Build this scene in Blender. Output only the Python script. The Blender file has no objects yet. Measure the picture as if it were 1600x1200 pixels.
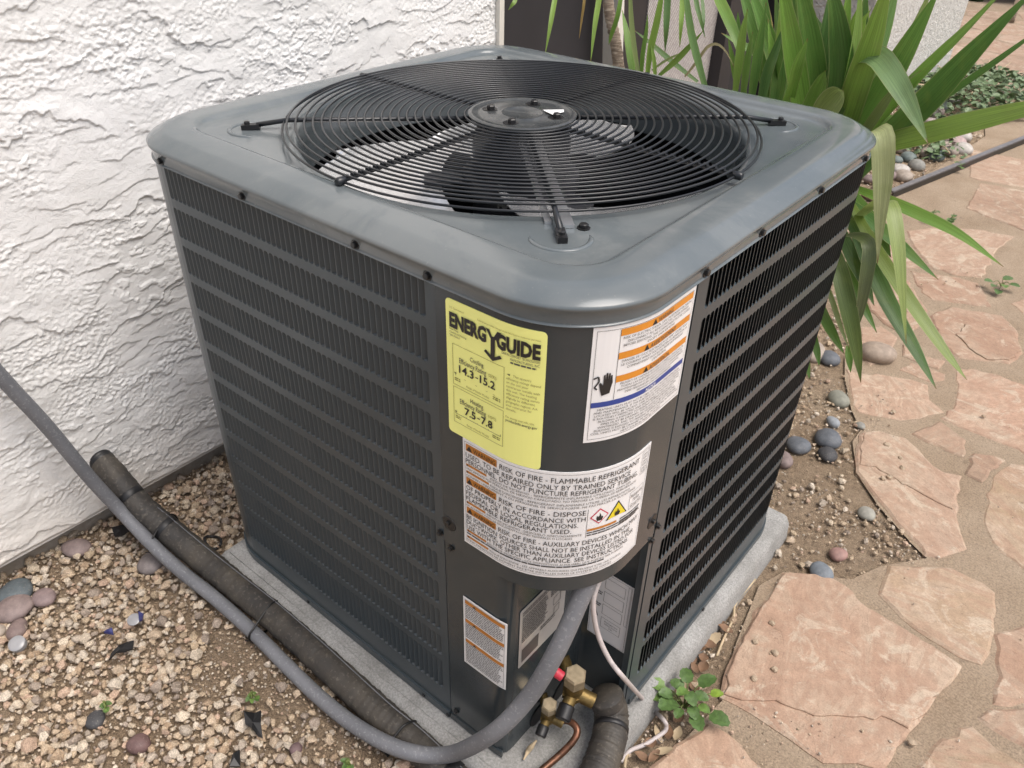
import bpy, bmesh, math, random
import numpy as np
from mathutils import Vector, Matrix
R = math.radians
random.seed(7)
rng = np.random.default_rng(11)
scene = bpy.context.scene
COL = scene.collection

# ------------------------------------------------------------------ camera
CAM = np.array([0.3234, -0.5314, 1.2475])
YAW, PITCH, ROLL, FPX = 2.24349, 0.610567, -0.0265316, 1236.74

def cam_axes():
    f = np.array([math.cos(PITCH) * math.cos(YAW), math.cos(PITCH) * math.sin(YAW), -math.sin(PITCH)])
    r = np.array([math.sin(YAW), -math.cos(YAW), 0.0])
    d = np.cross(f, r)
    c, s = math.cos(ROLL), math.sin(ROLL)
    return c * r + s * d, -s * r + c * d, f
AX_R, AX_D, AX_F = cam_axes()

camd = bpy.data.cameras.new('camera')
cam = bpy.data.objects.new('camera', camd)
COL.objects.link(cam)
M = Matrix.Identity(4)
for i in range(3):
    M[i][0] = AX_R[i]; M[i][1] = -AX_D[i]; M[i][2] = -AX_F[i]; M[i][3] = CAM[i]
cam.matrix_world = M
camd.sensor_fit = 'HORIZONTAL'; camd.sensor_width = 36.0
camd.lens = 36.0 * FPX / 1600.0
camd.clip_start = 0.02; camd.clip_end = 500
camd.dof.use_dof = True; camd.dof.focus_distance = 1.08; camd.dof.aperture_fstop = 16.0
scene.camera = cam

# ------------------------------------------------------------------ sky and sun (bright overcast)
SUN_EL, SUN_AZ = R(64), R(10)          # azimuth measured from +X towards +Y
world = bpy.data.worlds.new('World'); scene.world = world; world.use_nodes = True
wn = world.node_tree; wn.nodes.clear()
sky = wn.nodes.new('ShaderNodeTexSky'); sky.sky_type = 'NISHITA'; sky.sun_disc = False
sky.sun_elevation = SUN_EL; sky.sun_rotation = R(90) - SUN_AZ
sky.air_density = 1.0; sky.dust_density = 6.0; sky.ozone_density = 1.0
hsv = wn.nodes.new('ShaderNodeHueSaturation'); hsv.inputs['Saturation'].default_value = 0.72
bg = wn.nodes.new('ShaderNodeBackground'); bg.inputs['Strength'].default_value = 0.15
wo = wn.nodes.new('ShaderNodeOutputWorld')
wn.links.new(sky.outputs[0], hsv.inputs['Color']); wn.links.new(hsv.outputs[0], bg.inputs[0]); wn.links.new(bg.outputs[0], wo.inputs[0])
sd = bpy.data.lights.new('sun', 'SUN'); sd.energy = 1.0; sd.angle = R(34); sd.color = (1.0, 0.98, 0.95)
sun = bpy.data.objects.new('sun', sd); COL.objects.link(sun)
sv = Vector((math.cos(SUN_EL) * math.cos(SUN_AZ), math.cos(SUN_EL) * math.sin(SUN_AZ), math.sin(SUN_EL)))
sun.rotation_euler = sv.to_track_quat('Z', 'Y').to_euler(); sun.location = (2, 0.5, 4)
scene.render.engine = 'CYCLES'
scene.cycles.max_bounces = 5; scene.cycles.diffuse_bounces = 3; scene.cycles.glossy_bounces = 3; scene.cycles.transmission_bounces = 2; scene.cycles.caustics_reflective = False; scene.cycles.caustics_refractive = False
scene.view_settings.view_transform = 'Standard'; scene.view_settings.look = 'None'
scene.view_settings.exposure = 0.44; scene.view_settings.gamma = 1.0
scene.view_settings.use_curve_mapping = False

# ------------------------------------------------------------------ measuring helper: a point of the place from a direction and a plane
def at(u, v, axis, val):
    d = AX_R * (u - 800) / FPX + AX_D * (v - 600) / FPX + AX_F
    t = (val - CAM[axis]) / d[axis]
    return Vector(CAM + t * d)
def gp(u, v, z=0.0): return at(u, v, 2, z)

# ------------------------------------------------------------------ numpy noise
PERM = rng.permutation(512)
def _grad(ix, iy, seed):
    h = PERM[(PERM[(ix + seed * 37) & 511] + iy) & 511] * (2 * math.pi / 512)
    return np.cos(h), np.sin(h)
def perlin(x, y, seed=0):
    ix = np.floor(x).astype(int); iy = np.floor(y).astype(int); fx = x - ix; fy = y - iy
    u = fx * fx * fx * (fx * (fx * 6 - 15) + 10); v = fy * fy * fy * (fy * (fy * 6 - 15) + 10)
    def dot(a, b):
        gx, gy = _grad(ix + a, iy + b, seed); return gx * (fx - a) + gy * (fy - b)
    n0 = dot(0, 0) * (1 - u) + dot(1, 0) * u; n1 = dot(0, 1) * (1 - u) + dot(1, 1) * u
    return (n0 * (1 - v) + n1 * v) * 1.5
def fbm(x, y, o=4, seed=0):
    r = 0; a = 0.5
    for k in range(o):
        r = r + a * perlin(x, y, seed + k); x = x * 2.03; y = y * 2.03; a *= 0.5
    return r

# ------------------------------------------------------------------ materials
MATS = {}
class NT:
    def __init__(s, name):
        s.m = bpy.data.materials.new(name); s.m.use_nodes = True; s.t = s.m.node_tree
        s.b = s.t.nodes['Principled BSDF']; MATS[name] = s.m
    def n(s, typ, **kw):
        nd = s.t.nodes.new(typ)
        for k, v in kw.items():
            if k in nd.inputs: nd.inputs[k].default_value = v
            else: setattr(nd, k, v)
        return nd
    def l(s, a, b): s.t.links.new(a, b)
    def coord(s, which='Object', scale=(1, 1, 1)):
        tc = s.n('ShaderNodeTexCoord'); mp = s.n('ShaderNodeMapping'); mp.inputs['Scale'].default_value = scale
        s.l(tc.outputs[which], mp.inputs[0]); return mp.outputs[0]
    def noise(s, vec, scale, detail=4, rough=.55, dist=0):
        nd = s.n('ShaderNodeTexNoise'); nd.inputs['Scale'].default_value = scale; nd.inputs['Detail'].default_value = detail
        nd.inputs['Roughness'].default_value = rough; nd.inputs['Distortion'].default_value = dist
        if vec is not None: s.l(vec, nd.inputs['Vector'])
        return nd.outputs['Fac']
    def ramp(s, fac, stops):
        r = s.n('ShaderNodeValToRGB'); e = r.color_ramp.elements
        while len(e) < len(stops): e.new(0.5)
        for el, (p, c) in zip(e, stops):
            el.position = p; el.color = (c[0], c[1], c[2], 1) if isinstance(c, (tuple, list)) else (c, c, c, 1)
        s.l(fac, r.inputs[0]); return r.outputs[0]
    def mix(s, fac, a, b, mode='MIX'):
        x = s.n('ShaderNodeMix'); x.data_type = 'RGBA'; x.blend_type = mode
        for sock, v in ((x.inputs[0], fac), (x.inputs[6], a), (x.inputs[7], b)):
            if hasattr(v, 'is_linked') or hasattr(v, 'links'): s.l(v, sock)
            else: sock.default_value = v if not isinstance(v, tuple) else (v[0], v[1], v[2], 1)
        return x.outputs[2]
    def bump(s, h, strength=.3, dist=.01, prev=None):
        b = s.n('ShaderNodeBump'); b.inputs['Strength'].default_value = strength; b.inputs['Distance'].default_value = dist
        s.l(h, b.inputs['Height'])
        if prev is not None: s.l(prev, b.inputs['Normal'])
        return b.outputs[0]
    def set(s, color=None, rough=None, metal=None, normal=None, spec=None, **kw):
        for key, v in (('Base Color', color), ('Roughness', rough), ('Metallic', metal), ('Normal', normal), ('Specular IOR Level', spec)):
            if v is None: continue
            if hasattr(v, 'links'): s.l(v, s.b.inputs[key])
            else: s.b.inputs[key].default_value = (v[0], v[1], v[2], 1) if isinstance(v, tuple) else v
        for k, v in kw.items(): s.b.inputs[k].default_value = v
        return s.m

def m_simple(name, c, rough=.5, metal=0, var=.12, scale=40, bump=0.0, spec=.5):
    t = NT(name); v = t.coord()
    n = t.noise(v, scale, 4)
    lo = tuple(x * (1 - var) for x in c); hi = tuple(min(1, x * (1 + var)) for x in c)
    col = t.ramp(n, [(.3, lo), (.7, hi)])
    t.set(col, rough, metal, spec=spec)
    if bump: t.set(normal=t.bump(n, bump, .003))
    return t.m

# painted sheet metal, a film of dust on it
def m_paint(name, base, dust, dustamt, rough, dirt_scale=7):
    t = NT(name); v = t.coord()
    n1 = t.noise(v, dirt_scale, 6, .62, .3); n2 = t.noise(v, 330, 2)
    fac = t.ramp(n1, [(.34, 0.0), (.52, dustamt * .45), (.56, dustamt * .75), (.75, dustamt)])
    sp = t.ramp(n2, [(.68, 0.0), (.76, dustamt * .7)])
    add = t.n('ShaderNodeMath', operation='ADD'); t.l(fac, add.inputs[0]); t.l(sp, add.inputs[1])
    col = t.mix(add.outputs[0], base, dust)
    rr = t.n('ShaderNodeMapRange'); rr.inputs['To Min'].default_value = rough - .05; rr.inputs['To Max'].default_value = rough + .11
    t.l(n1, rr.inputs['Value'])
    fine = t.noise(v, 900, 2)
    t.set(col, rr.outputs[0], normal=t.bump(fine, .06, .0006))
    return t.m
m_paint('paint', (.038, .052, .061), (.17, .17, .165), .10, .28)
m_paint('paint_cap', (.102, .121, .130), (.30, .31, .30), .32, .11, 5)
m_paint('paint_panel', (.032, .041, .046), (.14, .135, .125), .07, .16)
m_simple('black_metal', (.013, .013, .014), .38)
m_paint('paint_hub', (.040, .045, .048), (.20, .20, .19), .30, .20, 30)
m_simple('wire_paint', (.014, .016, .019), .30)
m_simple('coil_black', (.012, .012, .014), .7)
m_simple('black_plastic', (.012, .012, .013), .45)
m_simple('screw_black', (.02, .02, .02), .3, .3)
m_simple('label_white', (.80, .80, .80), .38, 0, .02, 30)
m_simple('label_grey', (.46, .45, .43), .34, .25, .05, 30)
m_simple('label_yellow', (.93, .95, .31), .42, 0, .015, 30)
m_simple('ink', (.018, .016, .016), .5)
m_simple('ink_soft', (.07, .066, .064), .5)
m_simple('ink_small', (.03, .028, .028), .5)
m_simple('ink_yellow', (.27, .25, .07), .5)
m_simple('orange', (.66, .255, .025), .42, 0, .03)
m_simple('orange_brown', (.50, .19, .025), .42, 0, .04)
m_simple('blue_ink', (.03, .06, .28), .42, 0, .03)
m_simple('red_ink', (.55, .03, .07), .42)
m_simple('yellow_ink', (.80, .66, .03), .42, 0, .03)
m_simple('white_ink', (.8, .8, .8), .42, 0, .02)
m_simple('aluminium', (.62, .63, .64), .32, .85, .05)
m_simple('blade_paint', (.94, .945, .95), .22, .72, .02)
m_simple('motor_paint', (.030, .031, .036), .42)
m_simple('brass', (.22, .155, .06), .5, .8, .25, 120, .1)
m_simple('brass_cap', (.44, .36, .24), .45, .55, .2, 120, .1)
m_simple('red_plastic', (.52, .035, .06), .45, 0, .15)
t = NT('copper'); v = t.coord(); n = t.noise(v, 70, 5)
t.set(t.ramp(n, [(.35, (.10, .055, .035)), (.62, (.22, .10, .06)), (.75, (.45, .20, .12))]), .4, .7)
t = NT('conduit'); v = t.coord(); n = t.noise(v, 210, 3, .65); n2 = t.noise(v, 9, 5)
t.set(t.mix(t.ramp(n, [(.56, 0.0), (.68, .45)]), t.ramp(n2, [(.3, (.125, .13, .142)), (.7, (.19, .195, .21))]), (.36, .36, .36)), .55, normal=t.bump(n, .1, .001))
t = NT('foam'); v = t.coord(); n = t.noise(v, 160, 4, .6); n2 = t.noise(v, 14, 5, .6)
dust = t.ramp(n2, [(.42, 0.0), (.72, .55)]); spk = t.ramp(n, [(.56, 0.0), (.70, .38)])
base = t.mix(dust, (.034, .031, .028), (.125, .105, .078)); col = t.mix(spk, base, (.21, .185, .15))
t.set(col, .62, normal=t.bump(n, .35, .003))
m_simple('wire_white', (.48, .43, .415), .5, 0, .08)
m_simple('tie_black', (.010, .010, .010), .4)
t = NT('concrete'); v = t.coord(); n = t.noise(v, 300, 3, .7); n2 = t.noise(v, 12, 5, .6)
c1 = t.ramp(n2, [(.3, (.24, .235, .22)), (.7, (.38, .375, .36))]); c2 = t.ramp(n, [(.35, .72), (.65, 1.18)])
t.set(t.mix(1.0, c1, c2, 'MULTIPLY'), .85, normal=t.bump(n, .4, .003))
t = NT('footing'); v = t.coord(); n = t.noise(v, 60, 5, .7); n2 = t.noise(v, 7, 4)
t.set(t.mix(t.ramp(n2, [(.35, .1), (.7, .9)]), t.ramp(n, [(.3, (.30, .26, .22)), (.7, (.46, .42, .37))]), (.34, .28, .21)), .9, normal=t.bump(n, .5, .004))
t = NT('stucco'); v = t.coord(); n = t.noise(v, 380, 3, .65); n2 = t.noise(v, 3.5, 4, .6)
base = t.ramp(n2, [(.3, (.77, .765, .745)), (.7, (.82, .82, .81))])
pc = t.n('ShaderNodeSeparateXYZ'); t.l(t.coord(), pc.inputs[0])
mr = t.n('ShaderNodeMapRange'); mr.inputs['From Min'].default_value = .05; mr.inputs['From Max'].default_value = .30; mr.inputs['To Min'].default_value = .55; mr.inputs['To Max'].default_value = 0
t.l(pc.outputs['Z'], mr.inputs['Value'])
mu = t.n('ShaderNodeMath', operation='MULTIPLY'); t.l(mr.outputs[0], mu.inputs[0]); t.l(t.ramp(n2, [(.35, .25), (.65, 1.0)]), mu.inputs[1])
t.set(t.mix(mu.outputs[0], base, (.60, .52, .43)), .88, spec=.3, normal=t.bump(n, .5, .0022))
t = NT('stucco_far'); v = t.coord(); n = t.noise(v, 34, 6, .62, 1.2); n2 = t.noise(v, 140, 4)
t.set((.72, .71, .67), .9, normal=t.bump(n, 1.0, .03, t.bump(n2, .4, .006)))
t = NT('dirt'); v = t.coord(); n = t.noise(v, 5, 6, .65); n2 = t.noise(v, 120, 5, .7); n3 = t.noise(v, 480, 3, .7)
c = t.ramp(n, [(.3, (.36, .265, .175)), (.55, (.45, .34, .235)), (.75, (.52, .41, .29))])
c = t.mix(1.0, c, t.ramp(n2, [(.3, .66), (.7, 1.25)]), 'MULTIPLY'); c = t.mix(.8, c, t.ramp(n3, [(.35, .6), (.65, 1.3)]), 'MULTIPLY')
t.set(c, .95, spec=.2, normal=t.bump(n2, .7, .012, t.bump(n3, .6, .004)))
t = NT('mortar'); v = t.coord(); n = t.noise(v, 6, 6, .65); n2 = t.noise(v, 260, 4, .75); n3 = t.noise(v, 40, 5, .6)
c = t.ramp(n, [(.3, (.30, .225, .155)), (.7, (.40, .315, .23))]); c = t.mix(1.0, c, t.ramp(n2, [(.3, .62), (.7, 1.3)]), 'MULTIPLY')
c = t.mix(t.ramp(n3, [(.62, 0.0), (.72, .5)]), c, (.16, .125, .09))
t.set(c, .95, spec=.2, normal=t.bump(n2, .7, .005))
t = NT('flagstone'); oi = t.n('ShaderNodeObjectInfo'); v = t.coord(); n = t.noise(v, 4.5, 7, .62, 1.6); n2 = t.noise(v, 60, 5, .65); n3 = t.noise(v, 330, 3, .6)
vr = t.n('ShaderNodeVectorRotate'); vr.rotation_type = 'Z_AXIS'; t.l(v, vr.inputs['Vector']); ma = t.n('ShaderNodeMath', operation='MULTIPLY'); ma.inputs[1].default_value = 6.28; t.l(oi.outputs['Random'], ma.inputs[0]); t.l(ma.outputs[0], vr.inputs['Angle'])
mp4 = t.n('ShaderNodeMapping'); mp4.inputs['Scale'].default_value = (1.5, 4.5, 1); t.l(vr.outputs[0], mp4.inputs[0]); n4 = t.noise(mp4.outputs[0], 3.4, 5, .66, 1.8)
c = t.mix(t.ramp(n, [(.44, 0.0), (.47, .35), (.56, .5), (.58, .85)]), oi.outputs['Color'], (.45, .345, .255))
c = t.mix(t.ramp(n4, [(.47, 0.0), (.50, .5), (.60, .6), (.615, .15)]), c, (.36, .23, .16))
nb = t.noise(v, 9, 5, .72, 1.6); c = t.mix(t.ramp(nb, [(.55, 0.0), (.60, .55), (.70, .75)]), c, (.52, .43, .33))
fr = t.n('ShaderNodeMath', operation='FRACT'); f6 = t.n('ShaderNodeMath', operation='MULTIPLY'); f6.inputs[1].default_value = 5.0; t.l(n4, f6.inputs[0]); t.l(f6.outputs[0], fr.inputs[0])
c = t.mix(t.ramp(fr.outputs[0], [(.0, .55), (.035, .0), (.965, .0), (1.0, .55)]), c, (.20, .135, .09))
c = t.mix(1.0, c, t.ramp(n2, [(.3, .86), (.7, 1.12)]), 'MULTIPLY'); c = t.mix(.6, c, t.ramp(n3, [(.3, .75), (.7, 1.2)]), 'MULTIPLY')
c = t.mix(t.ramp(n2, [(.66, 0.0), (.75, .5)]), c, (.20, .145, .10))
nd_ = t.noise(v, 2.3, 5, .7); c = t.mix(t.ramp(nd_, [(.60, 0.0), (.74, .6)]), c, (.36, .27, .185))
st = t.n('ShaderNodeMath', operation='FLOOR'); t.l(f6.outputs[0], st.inputs[0])
t.set(c, .8, spec=.3, normal=t.bump(n3, .3, .002, t.bump(st.outputs[0], .5, .003)))
t = NT('gravel'); at_ = t.n('ShaderNodeAttribute'); at_.attribute_name = 'Col'; v = t.coord(); n = t.noise(v, 420, 4, .7); n2 = t.noise(v, 150, 3)
c = t.mix(1.0, at_.outputs['Color'], t.ramp(n, [(.3, .55), (.7, 1.4)]), 'MULTIPLY'); c = t.mix(t.ramp(n2, [(.62, 0.0), (.72, .6)]), c, (.60, .54, .45))
t.set(c, .9, spec=.25, normal=t.bump(n, .6, .003))
t = NT('pebble'); oi = t.n('ShaderNodeObjectInfo'); v = t.coord(); n = t.noise(v, 60, 5, .6); n2 = t.noise(v, 400, 3)
c = t.mix(1.0, oi.outputs['Color'], t.ramp(n, [(.3, .78), (.7, 1.25)]), 'MULTIPLY'); c = t.mix(t.ramp(n2, [(.60, 0.0), (.72, .35)]), c, (.42, .36, .29))
t.set(c, .62, spec=.4, normal=t.bump(n2, .2, .001))
t = NT('leaf'); oi = t.n('ShaderNodeObjectInfo'); uv = t.n('ShaderNodeUVMap'); uv.uv_map = 'UVMap'
sx = t.n('ShaderNodeSeparateXYZ'); t.l(uv.outputs[0], sx.inputs[0])
mp = t.n('ShaderNodeMapping'); mp.inputs['Scale'].default_value = (26, 1.2, 1); t.l(uv.outputs[0], mp.inputs[0])
st = t.noise(mp.outputs[0], 1.6, 4, .6); bl = t.noise(t.coord(), 22, 4)
c = t.mix(1.0, oi.outputs['Color'], t.ramp(st, [(.3, .60), (.7, 1.5)]), 'MULTIPLY')
c = t.mix(t.ramp(bl, [(.5, 0.0), (.8, .45)]), c, (.22, .28, .07))
e = t.n('ShaderNodeMath', operation='SUBTRACT'); e.inputs[1].default_value = .5; t.l(sx.outputs['X'], e.inputs[0])
ea = t.n('ShaderNodeMath', operation='ABSOLUTE'); t.l(e.outputs[0], ea.inputs[0])
c = t.mix(t.ramp(ea.outputs[0], [(.455, 0.0), (.49, .7)]), c, (.36, .38, .17))
tipc = t.ramp(sx.outputs['Y'], [(.955, 0.0), (.99, .85)]); c = t.mix(tipc, c, (.22, .12, .05))
t.set(c, .36, spec=.5, normal=t.bump(st, .25, .002))
tr = t.n('ShaderNodeBsdfTranslucent'); t.l(c, tr.inputs['Color']); ms = t.n('ShaderNodeMixShader'); ms.inputs[0].default_value = .30
out = t.t.nodes['Material Output']; t.l(t.b.outputs[0], ms.inputs[1]); t.l(tr.outputs[0], ms.inputs[2]); t.l(ms.outputs[0], out.inputs[0])
t = NT('weed_leaf'); oi = t.n('ShaderNodeObjectInfo'); n = t.noise(t.coord(), 120, 4)
c = t.mix(1.0, oi.outputs['Color'], t.ramp(n, [(.3, .75), (.7, 1.3)]), 'MULTIPLY'); t.set(c, .5, normal=t.bump(n, .4, .003))
m_simple('dry_leaf', (.20, .115, .065), .75, 0, .45, 60)
m_simple('straw', (.46, .36, .23), .75, 0, .2, 60)
t = NT('bark'); v = t.coord('Object', (1, 1, 5)); n = t.noise(v, 22, 6, .65, 1.5); n2 = t.noise(t.coord(), 150, 4)
t.set(t.ramp(n, [(.3, (.10, .075, .055)), (.5, (.26, .20, .15)), (.68, (.46, .39, .31))]), .9, normal=t.bump(n, .8, .01, t.bump(n2, .5, .003)))
m_simple('dark_screen', (.022, .021, .024), .6, 0, .25, 4)
m_simple('dark_frame', (.030, .028, .031), .4, .2, .1)
m_simple('white_trim', (.72, .69, .62), .5, 0, .04)
t = NT('diagonal_bands'); v = t.coord('Object', (1, 1, 1)); w = t.n('ShaderNodeTexWave'); w.wave_type = 'BANDS'; w.bands_direction = 'DIAGONAL'; w.inputs['Scale'].default_value = 55; w.inputs['Distortion'].default_value = 1.5; w.inputs['Detail Scale'].default_value = 4
t.l(v, w.inputs['Vector']); n = t.noise(v, 80, 5, .7)
t.set(t.mix(t.ramp(n, [(.4, 0.0), (.65, .8)]), t.ramp(w.outputs['Fac'], [(.2, (.22, .20, .19)), (.7, (.56, .53, .50))]), (.30, .27, .26)), .9)
m_simple('edging', (.20, .19, .19), .45, .3, .2, 30)
m_simple('hedge_leaf', (.02, .035, .012), .6, 0, .5, 30)
m_simple('clear_plastic', (.30, .30, .31), .25, 0, .1)
m_simple('blue_plastic', (.03, .035, .14), .4)
m_simple('paper', (.85, .85, .84), .6, 0, .01)
MT = MATS

# ------------------------------------------------------------------ mesh helpers
class MB:
    def __init__(s): s.v = []; s.f = []; s.uv = None
    def add(s, vs, fs):
        o = len(s.v); s.v += [tuple(p) for p in vs]; s.f += [tuple(i + o for i in f) for f in fs]; return s
    def box(s, c, d, rot=None):
        P = [Vector((sx * d[0] / 2, sy * d[1] / 2, sz * d[2] / 2)) for sx in (-1, 1) for sy in (-1, 1) for sz in (-1, 1)]
        if rot is not None: P = [rot @ p for p in P]
        P = [p + Vector(c) for p in P]
        return s.add(P, [(0, 1, 3, 2), (4, 6, 7, 5), (0, 4, 5, 1), (2, 3, 7, 6), (0, 2, 6, 4), (1, 5, 7, 3)])
    def bar(s, a, b, w, h, up=(0, 0, 1)):
        a = Vector(a); b = Vector(b); x = (b - a); L = x.length; x.normalize(); y = Vector(up).cross(x).normalized(); z = x.cross(y)
        m = Matrix((x, y, z)).transposed(); return s.box((a + b) / 2, (L, w, h), m)
    def tube(s, pts, rad, n=10, cap=True, twist=None):
        pts = [Vector(p) for p in pts]; N = len(pts)
        rads = [rad(i / (N - 1)) for i in range(N)] if callable(rad) else [rad] * N
        T = [(pts[min(i + 1, N - 1)] - pts[max(i - 1, 0)]).normalized() for i in range(N)]
        ref = Vector((0, 0, 1)) if abs(T[0].z) < .9 else Vector((1, 0, 0))
        u = T[0].cross(ref).normalized(); vs = []; fs = []
        for i in range(N):
            u = (u - T[i] * u.dot(T[i])).normalized(); w = T[i].cross(u)
            for k in range(n):
                a = 2 * math.pi * k / n; vs.append(pts[i] + (u * math.cos(a) + w * math.sin(a)) * rads[i])
        for i in range(N - 1):
            for k in range(n):
                k2 = (k + 1) % n; fs.append((i * n + k, i * n + k2, (i + 1) * n + k2, (i + 1) * n + k))
        if cap: fs.append(tuple(range(n - 1, -1, -1))); fs.append(tuple((N - 1) * n + k for k in range(n)))
        return s.add(vs, fs)
    def lathe(s, prof, n=24, c=(0, 0, 0), axis=(0, 0, 1)):
        q = Vector((0, 0, 1)).rotation_difference(Vector(axis)); vs = []; fs = []
        for r, z in prof:
            for k in range(n):
                a = 2 * math.pi * k / n; vs.append(q @ Vector((r * math.cos(a), r * math.sin(a), z)) + Vector(c))
        for i in range(len(prof) - 1):
            for k in range(n):
                k2 = (k + 1) % n; fs.append((i * n + k, i * n + k2, (i + 1) * n + k2, (i + 1) * n + k))
        fs.append(tuple(range(n - 1, -1, -1))); fs.append(tuple((len(prof) - 1) * n + k for k in range(n)))
        return s.add(vs, fs)
    def mesh(s, name, mat=None, smooth=False):
        me = bpy.data.meshes.new(name); me.from_pydata(s.v, [], s.f)
        if smooth: me.shade_smooth() if hasattr(me, 'shade_smooth') else [setattr(p, 'use_smooth', True) for p in me.polygons]
        if mat: me.materials.append(MT[mat])
        me.update(); return me
    def build(s, name, mat, parent=None, smooth=False, angle=None):
        me = s.mesh(name, mat, smooth)
        if angle is not None: sharp(me, angle)
        return link(name, me, parent)

def sharp(me, angle):
    bm = bmesh.new(); bm.from_mesh(me)
    bmesh.ops.recalc_face_normals(bm, faces=bm.faces)
    for f in bm.faces: f.smooth = True
    for e in bm.edges:
        if len(e.link_faces) != 2 or e.calc_face_angle(0) > R(angle): e.smooth = False
    bm.to_mesh(me); bm.free()

def link(name, me, parent=None):
    o = bpy.data.objects.new(name, me); COL.objects.link(o)
    if parent is not None: adopt(o, parent)
    return o
WORLD = {}
def adopt(o, parent):
    o.parent = parent
    w = WORLD.get(parent.name)
    if w is not None: o.matrix_parent_inverse = w.inverted()
def thing(name, loc, label, cat, group=None):
    o = bpy.data.objects.new(name, None); COL.objects.link(o); o.location = loc; o.empty_display_size = .05
    WORLD[o.name] = Matrix.Translation(Vector(loc)); tag(o, label, cat, group); return o
def tag(o, label=None, cat=None, group=None, kind=None):
    if label: o['label'] = label
    if cat: o['category'] = cat
    if group: o['group'] = group
    if kind: o['kind'] = kind
    return o
def spline(pts, n):
    P = [Vector(p) for p in pts]; P = [P[0] * 2 - P[1]] + P + [P[-1] * 2 - P[-2]]
    segs = len(P) - 3; out = []
    for i in range(n + 1):
        t = i / n * segs; k = min(int(t), segs - 1); t -= k
        a, b, c, d = P[k:k + 4]
        out.append(.5 * ((2 * b) + (c - a) * t + (2 * a - 5 * b + 4 * c - d) * t * t + (3 * b - a - 3 * c + d) * t ** 3))
    return out

# ================================================================== SETTING
# ground: one sheet to the horizon
m = MB(); m.add([(-90, -90, -.004), (90, -90, -.004), (90, 90, -.004), (-90, 90, -.004)], [(0, 1, 2, 3)])
tag(m.build('ground', 'dirt'), kind='structure')

# --- stucco wall of the house, trowelled relief as real geometry
WX = -1.083
wall = thing('house_wall', (WX, 0, 0), 'white trowelled stucco house wall left of the grey cooling unit', 'wall')
Y0, Y1, Z0, Z1 = -.62, 1.125, .058, 1.16
ny, nz = 980, 610
yy, zz = np.meshgrid(np.linspace(Y0, Y1, ny), np.linspace(Z0, Z1, nz))
def ledge(y, z, per, seed, ampfreq):
    ph = z / per + 1.15 * fbm(y * 3.2, z * 5.0, 4, seed) * 2 + .34 * fbm(y * 26, z * 34, 3, seed + 9) + .10 * fbm(y * 110, z * 120, 2, seed + 19)
    f = ph - np.floor(ph); k = np.floor(ph)
    amp = np.clip(fbm(y * ampfreq + k * 7.3, z * ampfreq * .6 + k * 3.1, 3, seed + 4) * 2.4 + .42, 0, 1.0)
    return amp * np.clip(1 - f * 1.15, 0, 1) ** .7 * np.clip(f / .028, 0, 1)
h1 = ledge(yy, zz, .068, 3, 5.0); h2 = ledge(yy + 3.3, zz + .02, .043, 40, 8.0); h3 = ledge(yy * 1.3 + 7.1, zz + .013, .030, 140, 11.0)
rough = fbm(yy * 130, zz * 140, 3, 77); rmask = np.clip(fbm(yy * 5, zz * 8, 3, 60) * 3.2 + .25, 0, 1)
isl = np.clip((fbm(yy * 38, zz * 58, 4, 91) - .14) * 22, 0, 1) * np.clip(fbm(yy * 5, zz * 6, 2, 95) * 3 + .25, 0, 1)
hh = np.maximum(np.maximum(h1 * .0044, h2 * .0032), h3 * .0022) + isl * .0018 + rough * (rmask * .0034 + .0004) + fbm(yy * 6, zz * 9, 2, 50) * .0014
hh *= np.clip((zz - Z0) / .006, 0, 1) * .9 + .1
drip = np.clip((zz - Z0 - .004 - .006 * fbm(yy * 9, zz * 0, 3, 33)) / .008, 0, 1); hh = hh * drip + (1 - drip) * -.004
VX = WX + hh
verts = np.stack([VX.ravel(), yy.ravel(), zz.ravel()], 1)
idx = np.arange(ny * nz).reshape(nz, ny)
faces = np.stack([idx[:-1, :-1].ravel(), idx[:-1, 1:].ravel(), idx[1:, 1:].ravel(), idx[1:, :-1].ravel()], 1)
def np_mesh(name, verts, faces, mat, smooth=True, colors=None):
    me = bpy.data.meshes.new(name); nf = len(faces); k = faces.shape[1]
    me.vertices.add(len(verts)); me.vertices.foreach_set('co', np.asarray(verts, dtype=np.float32).ravel())
    me.loops.add(nf * k); me.loops.foreach_set('vertex_index', faces.astype(np.int32).ravel())
    me.polygons.add(nf); me.polygons.foreach_set('loop_start', np.arange(0, nf * k, k, dtype=np.int32))
    me.polygons.foreach_set('loop_total', np.full(nf, k, dtype=np.int32))
    me.polygons.foreach_set('use_smooth', np.full(nf, smooth, dtype=bool))
    me.update(calc_edges=True); me.materials.append(MT[mat])
    if colors is not None:
        a = me.color_attributes.new('Col', 'FLOAT_COLOR', 'POINT'); a.data.foreach_set('color', np.asarray(colors, dtype=np.float32).ravel())
    return me
link('stucco_face', np_mesh('stucco_face', verts, faces, 'stucco'), wall)
m = MB()
m.box((WX - .10, -2.0, 1.4), (.20, 2.76, 2.68)); m.box((WX - .105, .25, 1.94), (.20, 1.746, 1.56)); m.box((WX - .112, .25, .61), (.20, 1.744, 1.10))
m.build('wall_core', 'stucco', wall)
m = MB(); m.box((WX - .145, -1.0, .02), (.20, 4.2, .12)); m.build('footing', 'footing', wall)
m = MB(); m.box((WX - .01, 1.135, .60), (.05, .018, 1.08)); m.box((WX - .01, 1.1352, 1.93), (.05, .018, 1.56)); m.build('corner_bead', 'white_trim', wall)
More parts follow.
